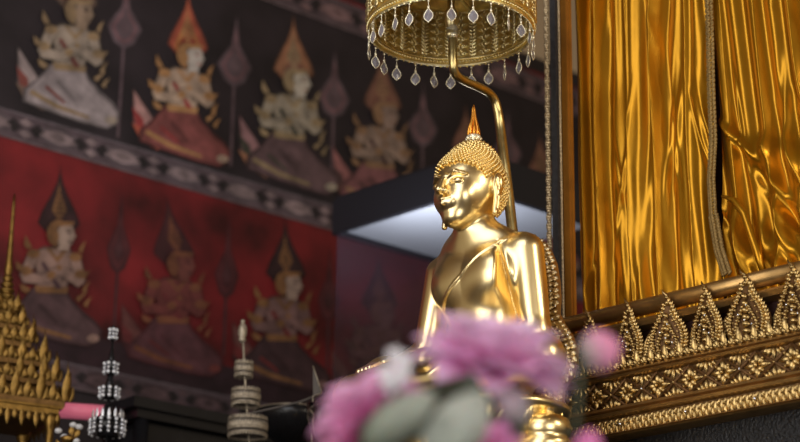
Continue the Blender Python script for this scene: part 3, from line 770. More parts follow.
# ------------------------------------------------------------------ lotus pedestal
pd = thing('lotus_pedestal', 'gold lotus pedestal carrying the seated statue', 'pedestal', tuple(SW(0, -.06, -.5)))
cx = SW(0, -.06, 0)
b = MB(); ov = lambda t: 1 / math.sqrt((math.cos(t) / 1.0) ** 2 + (math.sin(t) / .74) ** 2)
b.lathe([(0, -.02), (.32, -.022), (.335, -.03), (.335, -.045), (.315, -.055), (.27, -.13), (.25, -.17), (.26, -.19), (.31, -.21), (.32, -.24), (.31, -.27), (.28, -.28), (.30, -.30), (.35, -.32), (.36, -.35), (.36, -.5), (0, -.5)], cx, RX, RY, Zv, 64, ov, cap=False)
b.build('pedestal_core', G_BODY, pd)
b = MB()
for k in range(30):
    a = 2 * PI * k / 30; r = .285 * ov(a); dd = RX * math.cos(a) + RY * math.sin(a)
    b.drop(cx + dd * (r * .90) - Zv * .14, Zv * .8 + dd * .45, dd, .115, .085, .026)
    a += PI / 30; r = .33 * ov(a); dd = RX * math.cos(a) + RY * math.sin(a)
    b.drop(cx + dd * (r * .86) - Zv * .185, -Zv * .55 + dd * .6, dd, .09, .08, .025)
b.build('lotus_petals', G_BODY, pd)
# small gold lotus finial at the corner of the pedestal, beside the altar
lp = at(546, 424, 5.42)
b = MB(); b.lathe([(0.0, -.4), (.05, -.4), (.055, -.12), (.075, -.07), (.078, -.055), (.062, -.045), (.068, -.035), (.074, -.015), (.066, .010), (.045, .022), (.030, .028), (0, .028)], lp, seg=32, cap=False)
kn = b.build('corner_bud', G_BODY, pd)
b = MB()
for k in range(9):
    a = 2 * PI * k / 9; dd = np.array([math.cos(a), math.sin(a), 0]); b.drop(lp + dd * .020 + Zv * .018, Zv + dd * .35, dd, .055, .036, .010)
    a += .35; dd = np.array([math.cos(a), math.sin(a), 0]); b.drop(lp + dd * .010 + Zv * .022, Zv + dd * .1, dd, .065, .030, .008)
b.build('bud_petals', G_BODY, kn)

# ------------------------------------------------------------------ hanging canopy over the statue
cc = at(451, 32.5, 5.66); CR = .262; CH = .19
cn = thing('gold_canopy', 'round gold filigree canopy with crystal pendants above the statue head', 'canopy', tuple(cc))
b = MB(); sg = 96
b.lathe([(CR, 0), (CR + .004, CH)], cc, seg=sg, cap=False); b.lathe([(CR - .006, 0), (CR - .002, CH)], cc, seg=sg, cap=False)
b.build('drum_wall', G_CANWALL, cn)
b = MB(); b.lathe([(CR + .004, CH), (CR * .86, CH + .004), (CR * .84, CH + .02), (CR * .62, CH + .02), (CR * .60, CH + .045), (CR * .3, CH + .05), (.05, CH + .03), (.03, CH), (0, CH)], cc, seg=64, cap=False)
b.build('inner_ceiling', G_CANWALL, cn)
b = MB()   # rims
def ring(mb, z, R_, r, seg=96):
    mb.tube([cc + np.array([R_ * math.cos(2 * PI * k / seg), R_ * math.sin(2 * PI * k / seg), z]) for k in range(seg + 1)], r, 6, cap=False)
ring(b, 0, CR - .001, .0042); ring(b, .020, CR + .003, .0022); ring(b, .020, CR - .008, .0022); ring(b, CH, CR, .005)
for k in range(150):
    a = 2 * PI * k / 150
    for R_ in (CR + .004, CR - .009): b.sph(cc + np.array([R_ * math.cos(a), R_ * math.sin(a), .010]), .0042, 6, 4)
    if k % 2 == 0: b.drop(cc + np.array([CR * math.cos(a), CR * math.sin(a), .002]), -Zv, np.array([math.cos(a), math.sin(a), 0]), .010, .011, .003)
b.build('rim_beading', G_CANOPY, cn)
b = MB()   # chased leaf pattern inside (herringbone columns) and outside (scrolls)
ncol = 40
for k in range(ncol):
    a0 = 2 * PI * k / ncol
    for side, R_, sgn in ((0, CR - .008, -1), (1, CR + .006, 1)):
        dr = lambda a: np.array([math.cos(a), math.sin(a), 0]); tg = lambda a: np.array([-math.sin(a), math.cos(a), 0])
        if side == 0 and k % 2 == 0 or side == 1 and k % 2 == 1:
            for j in range(13):
                z = .028 + j * .0125
                for s_ in (-1, 1): b.drop(cc + dr(a0) * R_ + Zv * z + tg(a0) * s_ * .001, Zv * .9 + tg(a0) * s_, dr(a0) * sgn, .020, .0085, .006)
            b.tube([cc + dr(a0) * R_ + Zv * .022, cc + dr(a0) * R_ + Zv * (CH - .004)], .0016, 5)
        else:
            for j in range(6):
                z = .030 + j * .026; P = []
                for s_ in (-1, 1):
                    P = [cc + dr(a0 + s_ * (.030 * math.sin(PI * t / 6) * (1.1 - t / 9)) / CR) * R_ + Zv * (z + .020 * t / 6 + .004 * math.sin(t)) for t in range(8)]
                    b.tube(P, .0017, 5)
                    b.drop(cc + dr(a0 + s_ * .004 / CR) * R_ + Zv * (z + .004), Zv + tg(a0) * s_ * .5, dr(a0) * sgn, .015, .008, .006)
                b.sph(cc + dr(a0) * R_ + Zv * (z + .022), .0036, 6, 4)
b.build('filigree_leaves', G_CANOPY, cn)
b = MB()   # lamp-like boss and spokes inside, by the pole
b.lathe([(.0, -.02), (.014, -.02), (.018, -.005), (.012, .01), (.020, .03), (.026, .05), (.02, .07), (.012, .085), (.012, CH)], cc, seg=20, cap=False)
for k in range(6):
    a = 2 * PI * k / 6 + .2; b.tube([cc + Zv * (CH - .03), cc + np.array([.16 * math.cos(a), .16 * math.sin(a), CH - .02]), cc + np.array([CR * math.cos(a), CR * math.sin(a), CH - .01])], .007, 8)
b.lathe([(.055, CH - .05), (.075, CH - .045), (.09, CH - .01), (.085, CH)], cc, seg=32, cap=False)
b.build('centre_boss', G_CANOPY, cn)
for k in range(26):
    a = 2 * PI * k / 26 + .09 + random.uniform(-.03, .03); dr = np.array([math.cos(a), math.sin(a), 0]); top = cc + dr * CR
    tw = a + random.uniform(-.7, .7); fx = np.array([-math.sin(tw), math.cos(tw), 0]); fn = np.array([math.cos(tw), math.sin(tw), 0])
    hh = .011 + random.uniform(0, .003)
    b = MB(); b.tube([top, top - Zv * (.020 + hh)], .0010, 5); b.sph(top - Zv * .010, .0036, 6, 4); b.ell(top - Zv * (.020 + hh), fx * .0042, fn * .0042, Zv * .0062, 8, 5)
    c0 = top - Zv * (.047 + hh)
    out = [(0, .023), (.006, .014), (.011, .004), (.0118, -.004), (.009, -.012), (.004, -.018), (0, -.023), (-.004, -.018), (-.009, -.012), (-.0118, -.004), (-.011, .004), (-.006, .014), (0, .023)]
    b.tube([c0 + fx * x * 1.25 + Zv * z for x, z in out], .0017, 6, cap=False)
    pn = b.build('crystal_pendant', PEARL, cn)
    b = MB(); pts = [c0 + fx * x * 1.1 + Zv * z * .95 for x, z in out[:-1]]; n_ = len(pts)
    b.add(pts + [c0 + fn * .004, c0 - fn * .004], [(i, (i + 1) % n_, n_) for i in range(n_)] + [((i + 1) % n_, i, n_ + 1) for i in range(n_)])
    b.build('glass_drop', GLASS, pn, False)
# bent pole carrying it
pp = thing('canopy_pole', 'bent brass pole rising behind the statue to hold the canopy', 'pole', tuple(at(528, 470, 6.18)))
path = [(452, 18, 5.66), (452.5, 40, 5.66), (453, 60, 5.66), (454, 70, 5.67), (458, 76.5, 5.69), (465, 81, 5.72), (474, 85, 5.75), (483, 89, 5.79), (490, 94, 5.82), (495, 101, 5.84), (497.5, 110, 5.85), (500, 125, 5.86), (504, 160, 5.92), (509, 200, 5.97), (513, 235, 6.02), (520, 300, 6.10), (526, 420, 6.16), (528, 470, 6.18)]
b = MB(); P = [at(*q) for q in path]
Q = []
for i in range(len(P) - 1):      # Catmull-Rom
    p0, p1, p2, p3 = P[max(i - 1, 0)], P[i], P[i + 1], P[min(i + 2, len(P) - 1)]
    for k in range(5):
        t_ = k / 5; Q.append(.5 * ((2 * p1) + (p2 - p0) * t_ + (2 * p0 - 5 * p1 + 4 * p2 - p3) * t_ ** 2 + (3 * p1 - p0 - 3 * p2 + p3) * t_ ** 3))
Q.append(P[-1]); zend = Q[-1].copy(); zend[2] = 2.1; Q.append(zend)
b.tube(Q, [float(np.interp(q[2], [3.75, 3.95], [.0178, .0140])) for q in Q], 14); b.build('tube', G_POLE, pp)
b = MB(); c_ = at(452.5, 30, 5.66); b.lathe([(.0, -.03), (.014, -.03), (.018, -.018), (.013, -.008), (.019, .004), (.014, .014), (.011, .02), (0, .02)], c_, seg=18, cap=False); b.build('collar', PEARL, pp)

# ------------------------------------------------------------------ black-edged glass cabinet behind the statue
K0 = at(478, 190, 7.35)                                   # nearest lower corner
def along(p, d, px):
    lo, hi = -4., 4.
    def X(t):
        q = p + d * t - CAM; z = q @ fwd; return 400 + FPX * (q @ rgt) / z
    s_ = 1 if X(1) > X(0) else -1
    for _ in range(60):
        m_ = (lo + hi) / 2
        if (X(m_) - px) * s_ < 0: lo = m_
        else: hi = m_
    return lo
tl = -along(K0, AE, 334)                                   # left face runs away along -AE
Kl = K0 - AE * tl
dw = along(K0, WE, 600)
cb = thing('display_cabinet', 'black-edged cabinet top with white underside and hazy glass behind the statue', 'cabinet', tuple(K0 - Zv * 1.5))
hF = .150
b = MB(); t_ = .02
b.box((K0 + Kl) / 2 + Zv * hF / 2, AE * tl / 2, AN * .012, Zv * hF / 2)
b.box(K0 + WE * dw / 2 + Zv * hF / 2, WE * dw / 2, WN * .012, Zv * hF / 2)
b.box(Kl + WE * dw / 2 + Zv * hF / 2, WE * dw / 2, WN * .012, Zv * hF / 2)
b.build('black_fascia', FRAMEBK, cb, False)
b = MB(); cN = (K0 + Kl) / 2 + WE * dw / 2 + Zv * .035; b.box(cN, AE * tl / 2 * .99, WE * dw / 2 * .99, Zv * .012); b.build('white_underside', WHITEP, cb, False)
b = MB(); cN = (K0 + Kl) / 2 + WE * dw / 2 + Zv * (hF + .01); b.box(cN, AE * tl / 2, WE * dw / 2, Zv * .01); b.build('top_board', FRAMEBK, cb, False)
# glass wall on its far-left side, lower part
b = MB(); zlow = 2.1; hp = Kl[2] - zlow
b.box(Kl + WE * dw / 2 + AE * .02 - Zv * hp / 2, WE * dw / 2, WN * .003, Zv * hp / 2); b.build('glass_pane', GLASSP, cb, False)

# ------------------------------------------------------------------ gold spire at the left
Ys = 7.0; sc = at(-2, 400, Ys)
sp = thing('gold_spire_shrine', 'gilded tiered shrine roof with needle spire at the far left', 'shrine', tuple((sc[0], sc[1], 2.1)))
mpp = 7.35 / FPX
def zpx(y, x=8): return at(x, y, Ys)[2]
SXv = np.array([math.cos(.5), math.sin(.5), 0]); SYv = np.array([-math.sin(.5), math.cos(.5), 0]); s0 = np.array([sc[0], sc[1], 0])
b = MB(); pr = []
for (y, r) in ((194, .8), (205, 1.6), (230, 2.0), (262, 3.2), (270, 4.4), (274, 3.4)): pr.append((r * mpp, zpx(y)))
for k in range(8):
    y = 276 + k * 6; r = 4.6 + k * 1.0; pr += [(r * mpp * .8, zpx(y)), (r * mpp * 1.15, zpx(y + 2)), (r * mpp * 1.15, zpx(y + 4)), (r * mpp * .75, zpx(y + 5))]
pr += [(10 * mpp, zpx(326)), (16 * mpp, zpx(340)), (20 * mpp, zpx(352))]
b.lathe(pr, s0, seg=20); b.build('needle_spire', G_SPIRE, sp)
tiers = [(308, 9, 14), (322, 14, 16), (340, 22, 20), (360, 32, 22), (380, 42, 22), (401, 51, 26)]
b = MB(); fl = MB()
for i, (y, hw, fh) in enumerate(tiers):
    z = zpx(y); r = hw * mpp; h2 = 5 * mpp
    b.box(s0 + Zv * (z - h2), SXv * r, SYv * r, Zv * h2); b.box(s0 + Zv * (z - h2 * 3), SXv * r * .8, SYv * r * .8, Zv * h2 * 1.6)
    nn = 3 + i * 1
    for (e1, e2) in ((SXv, SYv), (SYv, SXv), (-SXv, SYv), (-SYv, SXv)):
        for k in range(nn + 1):
            q = -1 + 2 * k / nn; base = s0 + e1 * r + e2 * r * q + Zv * (z - h2); hgt = fh * mpp * random.uniform(.8, 1.12) * (1.15 if k in (0, nn) else (1.0 if k % 2 == 0 else .7))
            fl.drop(base, Zv + e1 * .12, e1, hgt, 10 * mpp, 3 * mpp); fl.drop(base, Zv + e1 * .12, -e1, hgt, 10 * mpp, 3 * mpp)
            fl.tube([base + Zv * hgt * .6, base + Zv * hgt * .95 + e1 * .006, base + Zv * hgt * 1.25], [.005, .003, .001], 5)
            for sgn in (-1, 1): fl.drop(base + e2 * sgn * 4 * mpp, Zv + e2 * sgn * .5, e1, hgt * .5, 6 * mpp, 3 * mpp, .3)
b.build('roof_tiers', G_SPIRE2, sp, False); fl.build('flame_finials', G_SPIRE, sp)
b = MB(); z = zpx(400); b.box(s0 + Zv * (zpx(409) ), SXv * 50 * mpp, SYv * 50 * mpp, Zv * 4 * mpp); b.box(s0 + Zv * zpx(416), SXv * 47 * mpp, SYv * 47 * mpp, Zv * 3 * mpp)
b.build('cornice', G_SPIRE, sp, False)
for (i, j) in ((1, 1), (1, -1), (-1, 1), (-1, -1)):
    b = MB(); c = s0 + SXv * i * 41 * mpp + SYv * j * 41 * mpp; z1 = zpx(418)
    b.lathe([(.03, 2.1), (.03, 2.16), (.016, 2.18), (.014, z1 - .06), (.026, z1 - .03), (.03, z1)], c, seg=14); b.build('column', G_SPIRE, sp)
b = MB()
for k in range(14):
    q = -1 + 2 * k / 13
    for e1, e2 in ((SXv, SYv), (-SYv, SXv)):
        b.drop(s0 + e1 * 47 * mpp + e2 * q * 46 * mpp + Zv * (zpx(418)), -Zv, e1, 10 * mpp * (1 if k % 2 else 1.6), 6 * mpp, 2 * mpp)
b.build('hanging_fringe', G_SPIRE, sp)
# little pale figurine ornament by the shrine
fo = at(68, 442, 6.7)
t = thing('lotus_ornament', 'small white and gold ornament under the right edge of the shrine roof', 'ornament', (fo[0], fo[1], 2.1))
b = MB(); m2 = 7.0 / FPX
b.lathe([(.0, 2.1 - fo[2]), (.03, 2.1 - fo[2]), (.012, 2.14 - fo[2]), (.008, -.02), (.02, .0), (.03, .012), (.022, .02), (0, .022)], fo, seg=16, cap=False); b.build('stem_stand', G_SPIRE, t)
for (dx, dy) in ((-14, -12), (-4, 2), (4, 14), (10, 12), (8, -2), (-10, 8)):
    b = MB(); b.ell(fo + np.array([dx * m2, 0, (dy + 3) * m2]), (4 * m2, 0, 0), (0, 4 * m2, 0), (0, 0, 3 * m2), 8, 5); b.build('white_bloom', VASE, t)
b = MB()
for (dx, dy) in ((-8, -6), (2, 8), (7, 5), (0, -2)): b.drop(fo + np.array([dx * m2, 0, dy * m2]), Zv + np.array([dx * .05, 0, 0]), (0, -1, 0), 10 * m2, 7 * m2, 2 * m2)
b.tube([fo, fo + np.array([-14 * m2, 0, -9 * m2])], .003, 5); b.tube([fo, fo + np.array([7 * m2, 0, 15 * m2])], .003, 5)
b.build('gold_leaves', G_SPIRE, t)

# ------------------------------------------------------------------ crystal tiered stand
Yc = 6.85; q0 = at(107, 430, Yc); mc = 7.2 / FPX; zc = lambda y: at(108, y, Yc)[2]
t = thing('crystal_umbrella_stand', 'small tiered umbrella ornament of clear crystal beads beside the pink tube', 'ornament', (q0[0], q0[1], 2.1))
c0 = np.array([q0[0], q0[1], 0])
b = MB(); b.tube([c0 + Zv * 2.1, c0 + Zv * zc(335)], .0045, 8); b.lathe([(.08, 2.1), (.08, 2.12), (.02, 2.14)], c0, seg=20); b.build('stand_pole', BLACKL, t)
for (y0, y1, w, nm) in ((327, 341, 3.4, 5), (360, 377, 6.5, 7), (384, 402, 9.5, 9), (414, 442, 17, 14)):
    b = MB(); g = MB()
    zt_, zb_ = zc(y0 + w * .33), zc(y1 - w * .33)
    g.lathe([(w * mc * .25, zt_ + (.05 if y0 > 330 else .01)), (w * mc * .55, zt_ + .004), (w * mc * .6, zb_), (.004, zb_)], c0, seg=14)
    g.lathe([(.004, zt_ + .004), (w * mc, zt_), (w * mc, zt_ - .006), (.004, zt_ - .004)], c0, seg=20)
    for k in range(nm):
        a = 2 * PI * k / nm; r = w * mc; n2 = max(2, int((zt_ - zb_) / .014))
        for j in range(n2): b.sph(c0 + np.array([r * math.cos(a), r * math.sin(a), zt_ - (j + .5) * (zt_ - zb_) / n2]), .0075 if j % 2 == 0 else .0055, 7, 5)
    if y0 == 414:
        for k in range(nm): a = 2 * PI * k / nm; b.drop(c0 + np.array([w * mc * .85 * math.cos(a), w * mc * .85 * math.sin(a), zt_]), Zv, (math.cos(a), math.sin(a), 0), .035, .014, .005)
    d_ = g.build('tier_disc', BLACKL, t); b.build('crystal_beads', BEADG, d_)
# pink tube
p1, p2 = at(58, 410, 7.35), at(150, 421, 7.5)
t = thing('pink_tube', 'pink glowing tube lying behind the crystal ornament', 'tube', tuple(p1))
b = MB(); b.tube([p1, at(104, 413, 7.42)], .030, 18); b.build('tube', PINKT, t)
b = MB(); b.tube([at(104, 413, 7.42), p2], .020, 14); b.build('dark_sleeve', DARKRED, t)

# ------------------------------------------------------------------ silver tiered umbrella
Yv = 6.9; mv = 7.25 / FPX
t = thing('tiered_silver_umbrella', 'small silver lace umbrella ornament with three tiers in front of the red mural', 'ornament', tuple(np.array([at(247, 442, Yv)[0], Yv, 2.1])))
b = MB(); A_, B_ = at(242.5, 325, Yv), at(249, 442, Yv); bot = B_.copy(); bot[2] = 2.1
b.tube([A_, at(244.5, 370, Yv), B_, bot], .0042, 8); b.build('stand_pole', SILVER, t)
fz = at(242.5, 331, Yv)
b = MB(); b.lathe([(0, .045), (.006, .043), (.009, .036), (.006, .028), (.013, .020), (.016, .008), (.017, -.012), (.012, -.026), (.015, -.034), (.007, -.044), (0, -.046)], fz, seg=16, cap=False); b.build('pointed_finial', SILVER, t)
for (x, y0, y1, w) in ((244, 363, 376, 8.5), (246, 390, 406, 13.5), (248, 418, 438, 18.5)):
    zt_, zb_ = at(x, y0 + w * .12, Yv), at(x, y1 - w * .18, Yv); hh = zt_[2] - zb_[2]; r = w * mv
    b = MB(); b.lathe([(.005, hh + .012), (r * .9, hh), (r, hh - .004), (r, 0), (r * .97, 0), (r * .97, hh - .006), (.005, hh + .004)], np.array([zt_[0], zt_[1], zb_[2]]), seg=28, cap=False); d_ = b.build('umbrella_tier', SILVERD, t)
    b = MB(); cz = np.array([zt_[0], zt_[1], zb_[2]])
    for z in (.0, hh * .28, hh - .002): b.tube([cz + np.array([r * 1.02 * math.cos(2 * PI * k / 24), r * 1.02 * math.sin(2 * PI * k / 24), z]) for k in range(25)], .0035, 6, cap=False)
    nn = int(w * 2.2)
    for k in range(nn):
        a = 2 * PI * k / nn; dr = np.array([math.cos(a), math.sin(a), 0]); tg = np.array([-math.sin(a), math.cos(a), 0])
        b.drop(cz + dr * r + Zv * hh * .3, Zv + tg * .35, dr, hh * .6, .012, .005); b.drop(cz + dr * r, -Zv, dr, .014, .010, .004)
        b.drop(cz + dr * r + Zv * hh, Zv, dr, .012, .009, .003)
    b.build('lace_band', SILVER, d_)

# ------------------------------------------------------------------ dark table, bowl, rod, glass
zt_ = at(200, 441, 7.2)[2]
tb2 = thing('offering_table', 'low black lacquered table below the mural', 'table', (-.55, 7.6, 2.1))
pT = at(190, 412, 7.6)
b = MB(); cT = at(205, 420, 7.75); b.box(np.array([cT[0], cT[1], pT[2] - .02]), WE * .45, WN * .16, Zv * .02); b.box(np.array([cT[0], cT[1], pT[2] - .055]), WE * .42, WN * .14, Zv * .02); b.build('table_top', BLACKL, tb2, False)
for i in (-1, 1):
    for j in (-1, 1):
        c = np.array([cT[0], cT[1], 0]) + WE * .38 * i + WN * .11 * j
        b = MB(); b.lathe([(.03, 2.1), (.022, 2.16), (.02, 2.3), (.03, pT[2] - .07)], c, seg=10); b.build('leg', BLACKL, tb2)
b = MB(); cT2 = np.array([cT[0], cT[1], 0]); h = pT[2] - .08 - 2.1; b.box(cT2 + Zv * (2.1 + h / 2), WE * .37, WN * .10, Zv * h / 2); b.build('apron', BLACKL, tb2, False)
p_ = at(292, 428, 7.25); mm = 7.3 / FPX
t = thing('dark_bowl', 'dark glossy bowl on a tall foot right of the silver umbrella', 'bowl', (p_[0], p_[1], 2.1))
b = MB(); b.lathe([(.07, 2.1 - p_[2]), (.06, 2.13 - p_[2]), (.02, 2.18 - p_[2]), (.02, -.08), (.06, -.06), (.12, -.02), (.14, .03), (.145, .06), (.135, .06), (.12, .0), (.06, -.04), (0, -.045)], p_, seg=36, cap=False); b.build('bowl_body', BLACKL, t)
b = MB(); b.tube([p_ + np.array([.146 * math.cos(2 * PI * k / 36), .146 * math.sin(2 * PI * k / 36), .06]) for k in range(37)], .003, 6, cap=False); b.build('silver_rim', SILVER, t)
b = MB(); P = [at(232, 417, 6.85), at(270, 409, 6.84), at(300, 402, 6.83), at(321, 394, 6.82)]; b.tube(P, [.004, .004, .0045, .006], 8)
tag(b.build('silver_rod', SILVERD, None, loc=tuple(P[0])), 'thin silver rod leaning across the dark bowl', 'rod')
p_ = at(324, 418, 6.6); mm = 6.95 / FPX
t = thing('glass_goblet', 'clear glass goblet behind the left pink petals', 'glass', (p_[0], p_[1], 2.1))
b = MB(); b.lathe([(.05, 2.1 - p_[2]), (.045, 2.11 - p_[2]), (.006, 2.13 - p_[2]), (.005, -.11), (.02, -.09), (.045, -.05), (.060, .0), (.062, .045), (.060, .045), (.058, .0), (.043, -.048), (.018, -.086), (0, -.088)], p_, seg=28, cap=False); b.build('goblet_body', CLEAR, t)
p_ = at(317, 392, 6.75); mm = 7.1 / FPX
t = thing('silver_pennant', 'small pointed silver pennant above the glass goblet', 'ornament', (p_[0], p_[1], 2.1))
b = MB(); a1, a2, a3 = at(313, 366, 6.75), at(322, 393, 6.75), at(313, 396, 6.75); V_ = [a1, a2, a3]; b.add(V_ + [v + np.array([0, .004, 0]) for v in V_], [(0, 1, 2), (5, 4, 3), (0, 3, 4, 1), (1, 4, 5, 2), (2, 5, 3, 0)]); b.build('pennant_plate', SILVERD, t, False)
b = MB(); b.tube([a1, a2], .0028, 6); b.tube([a2, a3, np.array([a3[0], a3[1], 2.1])], .0025, 6); b.build('pennant_edge', SILVER, t)

# ------------------------------------------------------------------ foreground lotus flowers
FK = .86
def petal(mb, base, out, upv_, L, w, cup, curl, c0, c1, nseg=12, nw=8, c2=None):
    out, upv_ = unit(out), unit(upv_); sd = unit(np.cross(out, upv_)); nn = np.cross(sd, out); V = []; C = []
    for i in range(nseg + 1):
        t_ = i / nseg; ww = w * .5 * (math.sin(PI * (t_ * .86 + .10)) ** .75) * (1 - .0 * t_) * (1 if t_ < .98 else .15)
        if t_ > .8: ww *= math.sqrt(max(0, (1 - t_) / .2)) * .9 + .1
        ce = base + out * L * t_ + nn * (cup * L * math.sin(PI * t_ * .9) + curl * L * t_ * t_)
        for j in range(nw + 1):
            q = -1 + 2 * j / nw; V.append(ce + sd * ww * q + nn * (q * q * ww * .55)); e = abs(q) ** 2
            cl = np.array(c0) * (1 - t_) + np.array(c1) * t_
            if c2 is not None: cl = cl * (1 - .5 * e) + np.array(c2) * .5 * e
            C.append(np.clip(cl, 0, 1))
    F_ = [(i * (nw + 1) + j, i * (nw + 1) + j + 1, (i + 1) * (nw + 1) + j + 1, (i + 1) * (nw + 1) + j) for i in range(nseg) for j in range(nw)]
    mb.add(V, F_, np.array(C))
PK, PKL, PKD = (.84, .46, .74), (.90, .72, .94), (.76, .24, .50)
VT = at(455, 640, 3.45 * FK)         # mouth of the vase, below the frame
def curve(P, n=8):
    Q = []
    for i in range(len(P) - 1):
        p0, p1, p2, p3 = P[max(i - 1, 0)], P[i], P[i + 1], P[min(i + 2, len(P) - 1)]
        for k in range(n):
            t_ = k / n; Q.append(.5 * ((2 * p1) + (p2 - p0) * t_ + (2 * p0 - 5 * p1 + 4 * p2 - p3) * t_ ** 2 + (3 * p1 - p0 - 3 * p2 + p3) * t_ ** 3))
    return Q + [P[-1]]
def stem(parent, c, jit):
    e = VT + np.array([jit * .02, jit * .01, -.03])
    mid = (c + e) / 2 + np.array([(c[0] - e[0]) * .25, 0, -.02])
    b = MB(); b.tube(curve([c, mid, e], 8), .0045, 8); b.build('stem', STEM, parent)
def lotus(px, py, Y, L, axis, rings, label, jit, cols=(PKD, PKL, PK), name='lotus_flower', seed=1):
    Y *= FK; L *= FK; c = at(px, py, Y); rr = random.Random(seed); ax = unit(axis)
    a = unit(np.cross(ax, (0, 1, 0) if abs(ax[1]) < .8 else (1, 0, 0))); d = np.cross(ax, a)
    t = thing(name, label, 'flower', tuple(c)); 
    for (n, op, Lf, w, cup, curl) in rings:
        for k in range(n):
            th = 2 * PI * k / n + rr.uniform(-.15, .15) + n; rad = a * math.cos(th) + d * math.sin(th)
            o_ = rad * math.sin(op + rr.uniform(-.12, .12)) + ax * math.cos(op)
            b = MB(); v = rr.uniform(.85, 1.1); petal(b, c + rad * L * .07, o_, ax * 1.0 - rad * .2, L * Lf * rr.uniform(.92, 1.06), L * w, cup, curl, [q * v for q in cols[0]], [q * v for q in cols[1]], c2=cols[2])
            b.build('petal', PETAL, t)
    b = MB(); b.ell(c, a * L * .12, d * L * .12, ax * L * .10, 12, 8); b.build('seed_head', STEM, t)
    stem(t, c, jit); return t
lotus(492, 363, 3.45, .152, (.16, -.42, .85), [(8, 1.68, 1.0, .60, -.02, -.05), (9, 1.45, 1.0, .58, -.02, .03), (8, 1.08, .86, .54, .03, .05), (7, .66, .66, .46, .08, .02), (4, .3, .45, .36, .10, 0)], 'large pink lotus flower opening in front of the statue lap', 0, seed=3)
lotus(372, 414, 3.40, .110, (-.35, -.45, .7), [(8, 1.45, 1.0, .60, -.02, .05), (7, 1.0, .9, .56, .03, .03), (4, .5, .6, .46, .08, 0)], 'pink lotus flower low at the left of the bouquet', 1, cols=(PKD, (.78, .42, .66), PK), seed=5)
lotus(352, 446, 3.40, .085, (-.4, -.3, .7), [(7, 1.4, 1.0, .5, 0, .03), (5, .8, .85, .45, .05, 0)], 'deep pink lotus flower cut by the bottom edge at left of the bouquet', 2, cols=(PKD, (.72, .28, .50), PK), seed=9)
lotus(484, 450, 3.35, .075, (.1, -.5, .7), [(7, 1.3, 1.0, .5, 0, .03), (5, .7, .85, .45, .05, 0)], 'deep pink lotus flower at the bottom edge under the large one', -1, cols=(PKD, (.72, .25, .55), PK), seed=13)
def bud(px, py, Y, L, R_, axis, label, jit, cA, cB, n=7, name='lotus_bud', seed=1, edge=None):
    Y *= FK; L *= FK; R_ *= FK; c = at(px, py, Y); ax = unit(axis); a = unit(np.cross(ax, (0, 1, 0) if abs(ax[1]) < .8 else (1, 0, 0))); d = np.cross(ax, a); rr = random.Random(seed)
    t = thing(name, label, 'flower', tuple(c)); base = c - ax * L * .5
    for k in range(n):
        b = MB(); th = 2 * PI * k / n + rr.uniform(-.1, .1)
        V = []; C = []; ns, nw = 12, 6; col = cA if (edge is None or (math.cos(th) * a[0] + math.sin(th) * d[0]) > -.6) else cB
        for i in range(ns + 1):
            t_ = i / ns; r = R_ * (math.sin(PI * min(1, (t_ * .92 + .08))) ** .7) * (1.0 + .03 * (k % 2))
            for j in range(nw + 1):
                q = (-1 + 2 * j / nw); ph = th + q * .62 * (1 if t_ < .85 else (1 - t_) / .15 * .8 + .2)
                V.append(base + ax * L * (t_ - .04 * q * q) + (a * math.cos(ph) + d * math.sin(ph)) * r); wt = min(1, t_ * (1.9 if edge else 1.1)); cl = np.array(cB) * (1 - wt) + np.array(col) * wt; C.append(cl)
        b.add(V, [(i * (nw + 1) + j, i * (nw + 1) + j + 1, (i + 1) * (nw + 1) + j + 1, (i + 1) * (nw + 1) + j) for i in range(ns) for j in range(nw)], np.array(C))
        b.build('petal', PETAL, t)
    stem(t, base + ax * L * .03, jit); return t
GR, GR2 = (.34, .37, .32), (.17, .20, .15)
bud(601, 350, 3.35, .074, .037, (.80, .1, .30), 'pink lotus bud with grey green base in front of the altar finials', 2, (.80, .30, .52), (.30, .30, .26), seed=2, edge=1)
bud(588, 446, 3.35, .060, .026, (.2, -.1, .9), 'small pink lotus bud at the bottom edge below the altar', 3, (.75, .22, .50), (.62, .15, .42), seed=4)
bud(402, 418, 3.25, .145, .036, (.75, -.2, .55), 'grey green lotus bud slanting between the pink flowers', -2, (.34, .37, .33), GR2, seed=6)
bud(462, 424, 3.22, .135, .046, (.55, -.3, .70), 'broad pale grey lotus bud under the large pink flower', -3, (.40, .43, .40), GR, seed=7)
bud(512, 404, 3.42, .075, .030, (-.5, -.2, .6), 'small mauve grey lotus bud tucked under the large flower at right', 1, (.52, .38, .48), (.38, .36, .36), seed=8)
# lotus leaves
def leaf(px, py, Y, L, w, out, nrm, col, label, jit):
    Y *= FK; L *= FK; w *= FK; c = at(px, py, Y); t = thing('lotus_leaf', label, 'leaf', tuple(c)); b = MB(); petal(b, c, out, nrm, L, w, .05, -.1, np.array(col) * .7, col, 14, 8); b.build('blade', GREENB, t); stem(t, c, jit)
leaf(360, 446, 3.5, .11, .05, (.9, 0, .55), (0, -1, .3), (.12, .15, .09), 'dark green leaf behind the slanting grey bud', -4)
leaf(425, 452, 3.18, .09, .07, (.8, 0, .5), (0, -1, .3), (.34, .38, .34), 'pale leaf at the bottom edge in the middle of the bouquet', 4)
leaf(505, 440, 3.5, .09, .06, (.3, 0, .9), (0, -1, .2), (.16, .15, .13), 'dark leaf behind the small mauve bud', 0)
leaf(372, 440, 3.62, .26, .10, (.9, 0, .35), (0, -1, .3), (.10, .125, .085), 'long dark green leaf behind both grey buds', -5)
leaf(440, 446, 3.60, .17, .10, (.3, 0, .9), (0, -1, .3), (.13, .15, .11), 'upright dull green leaf under the middle of the large flower', 3)
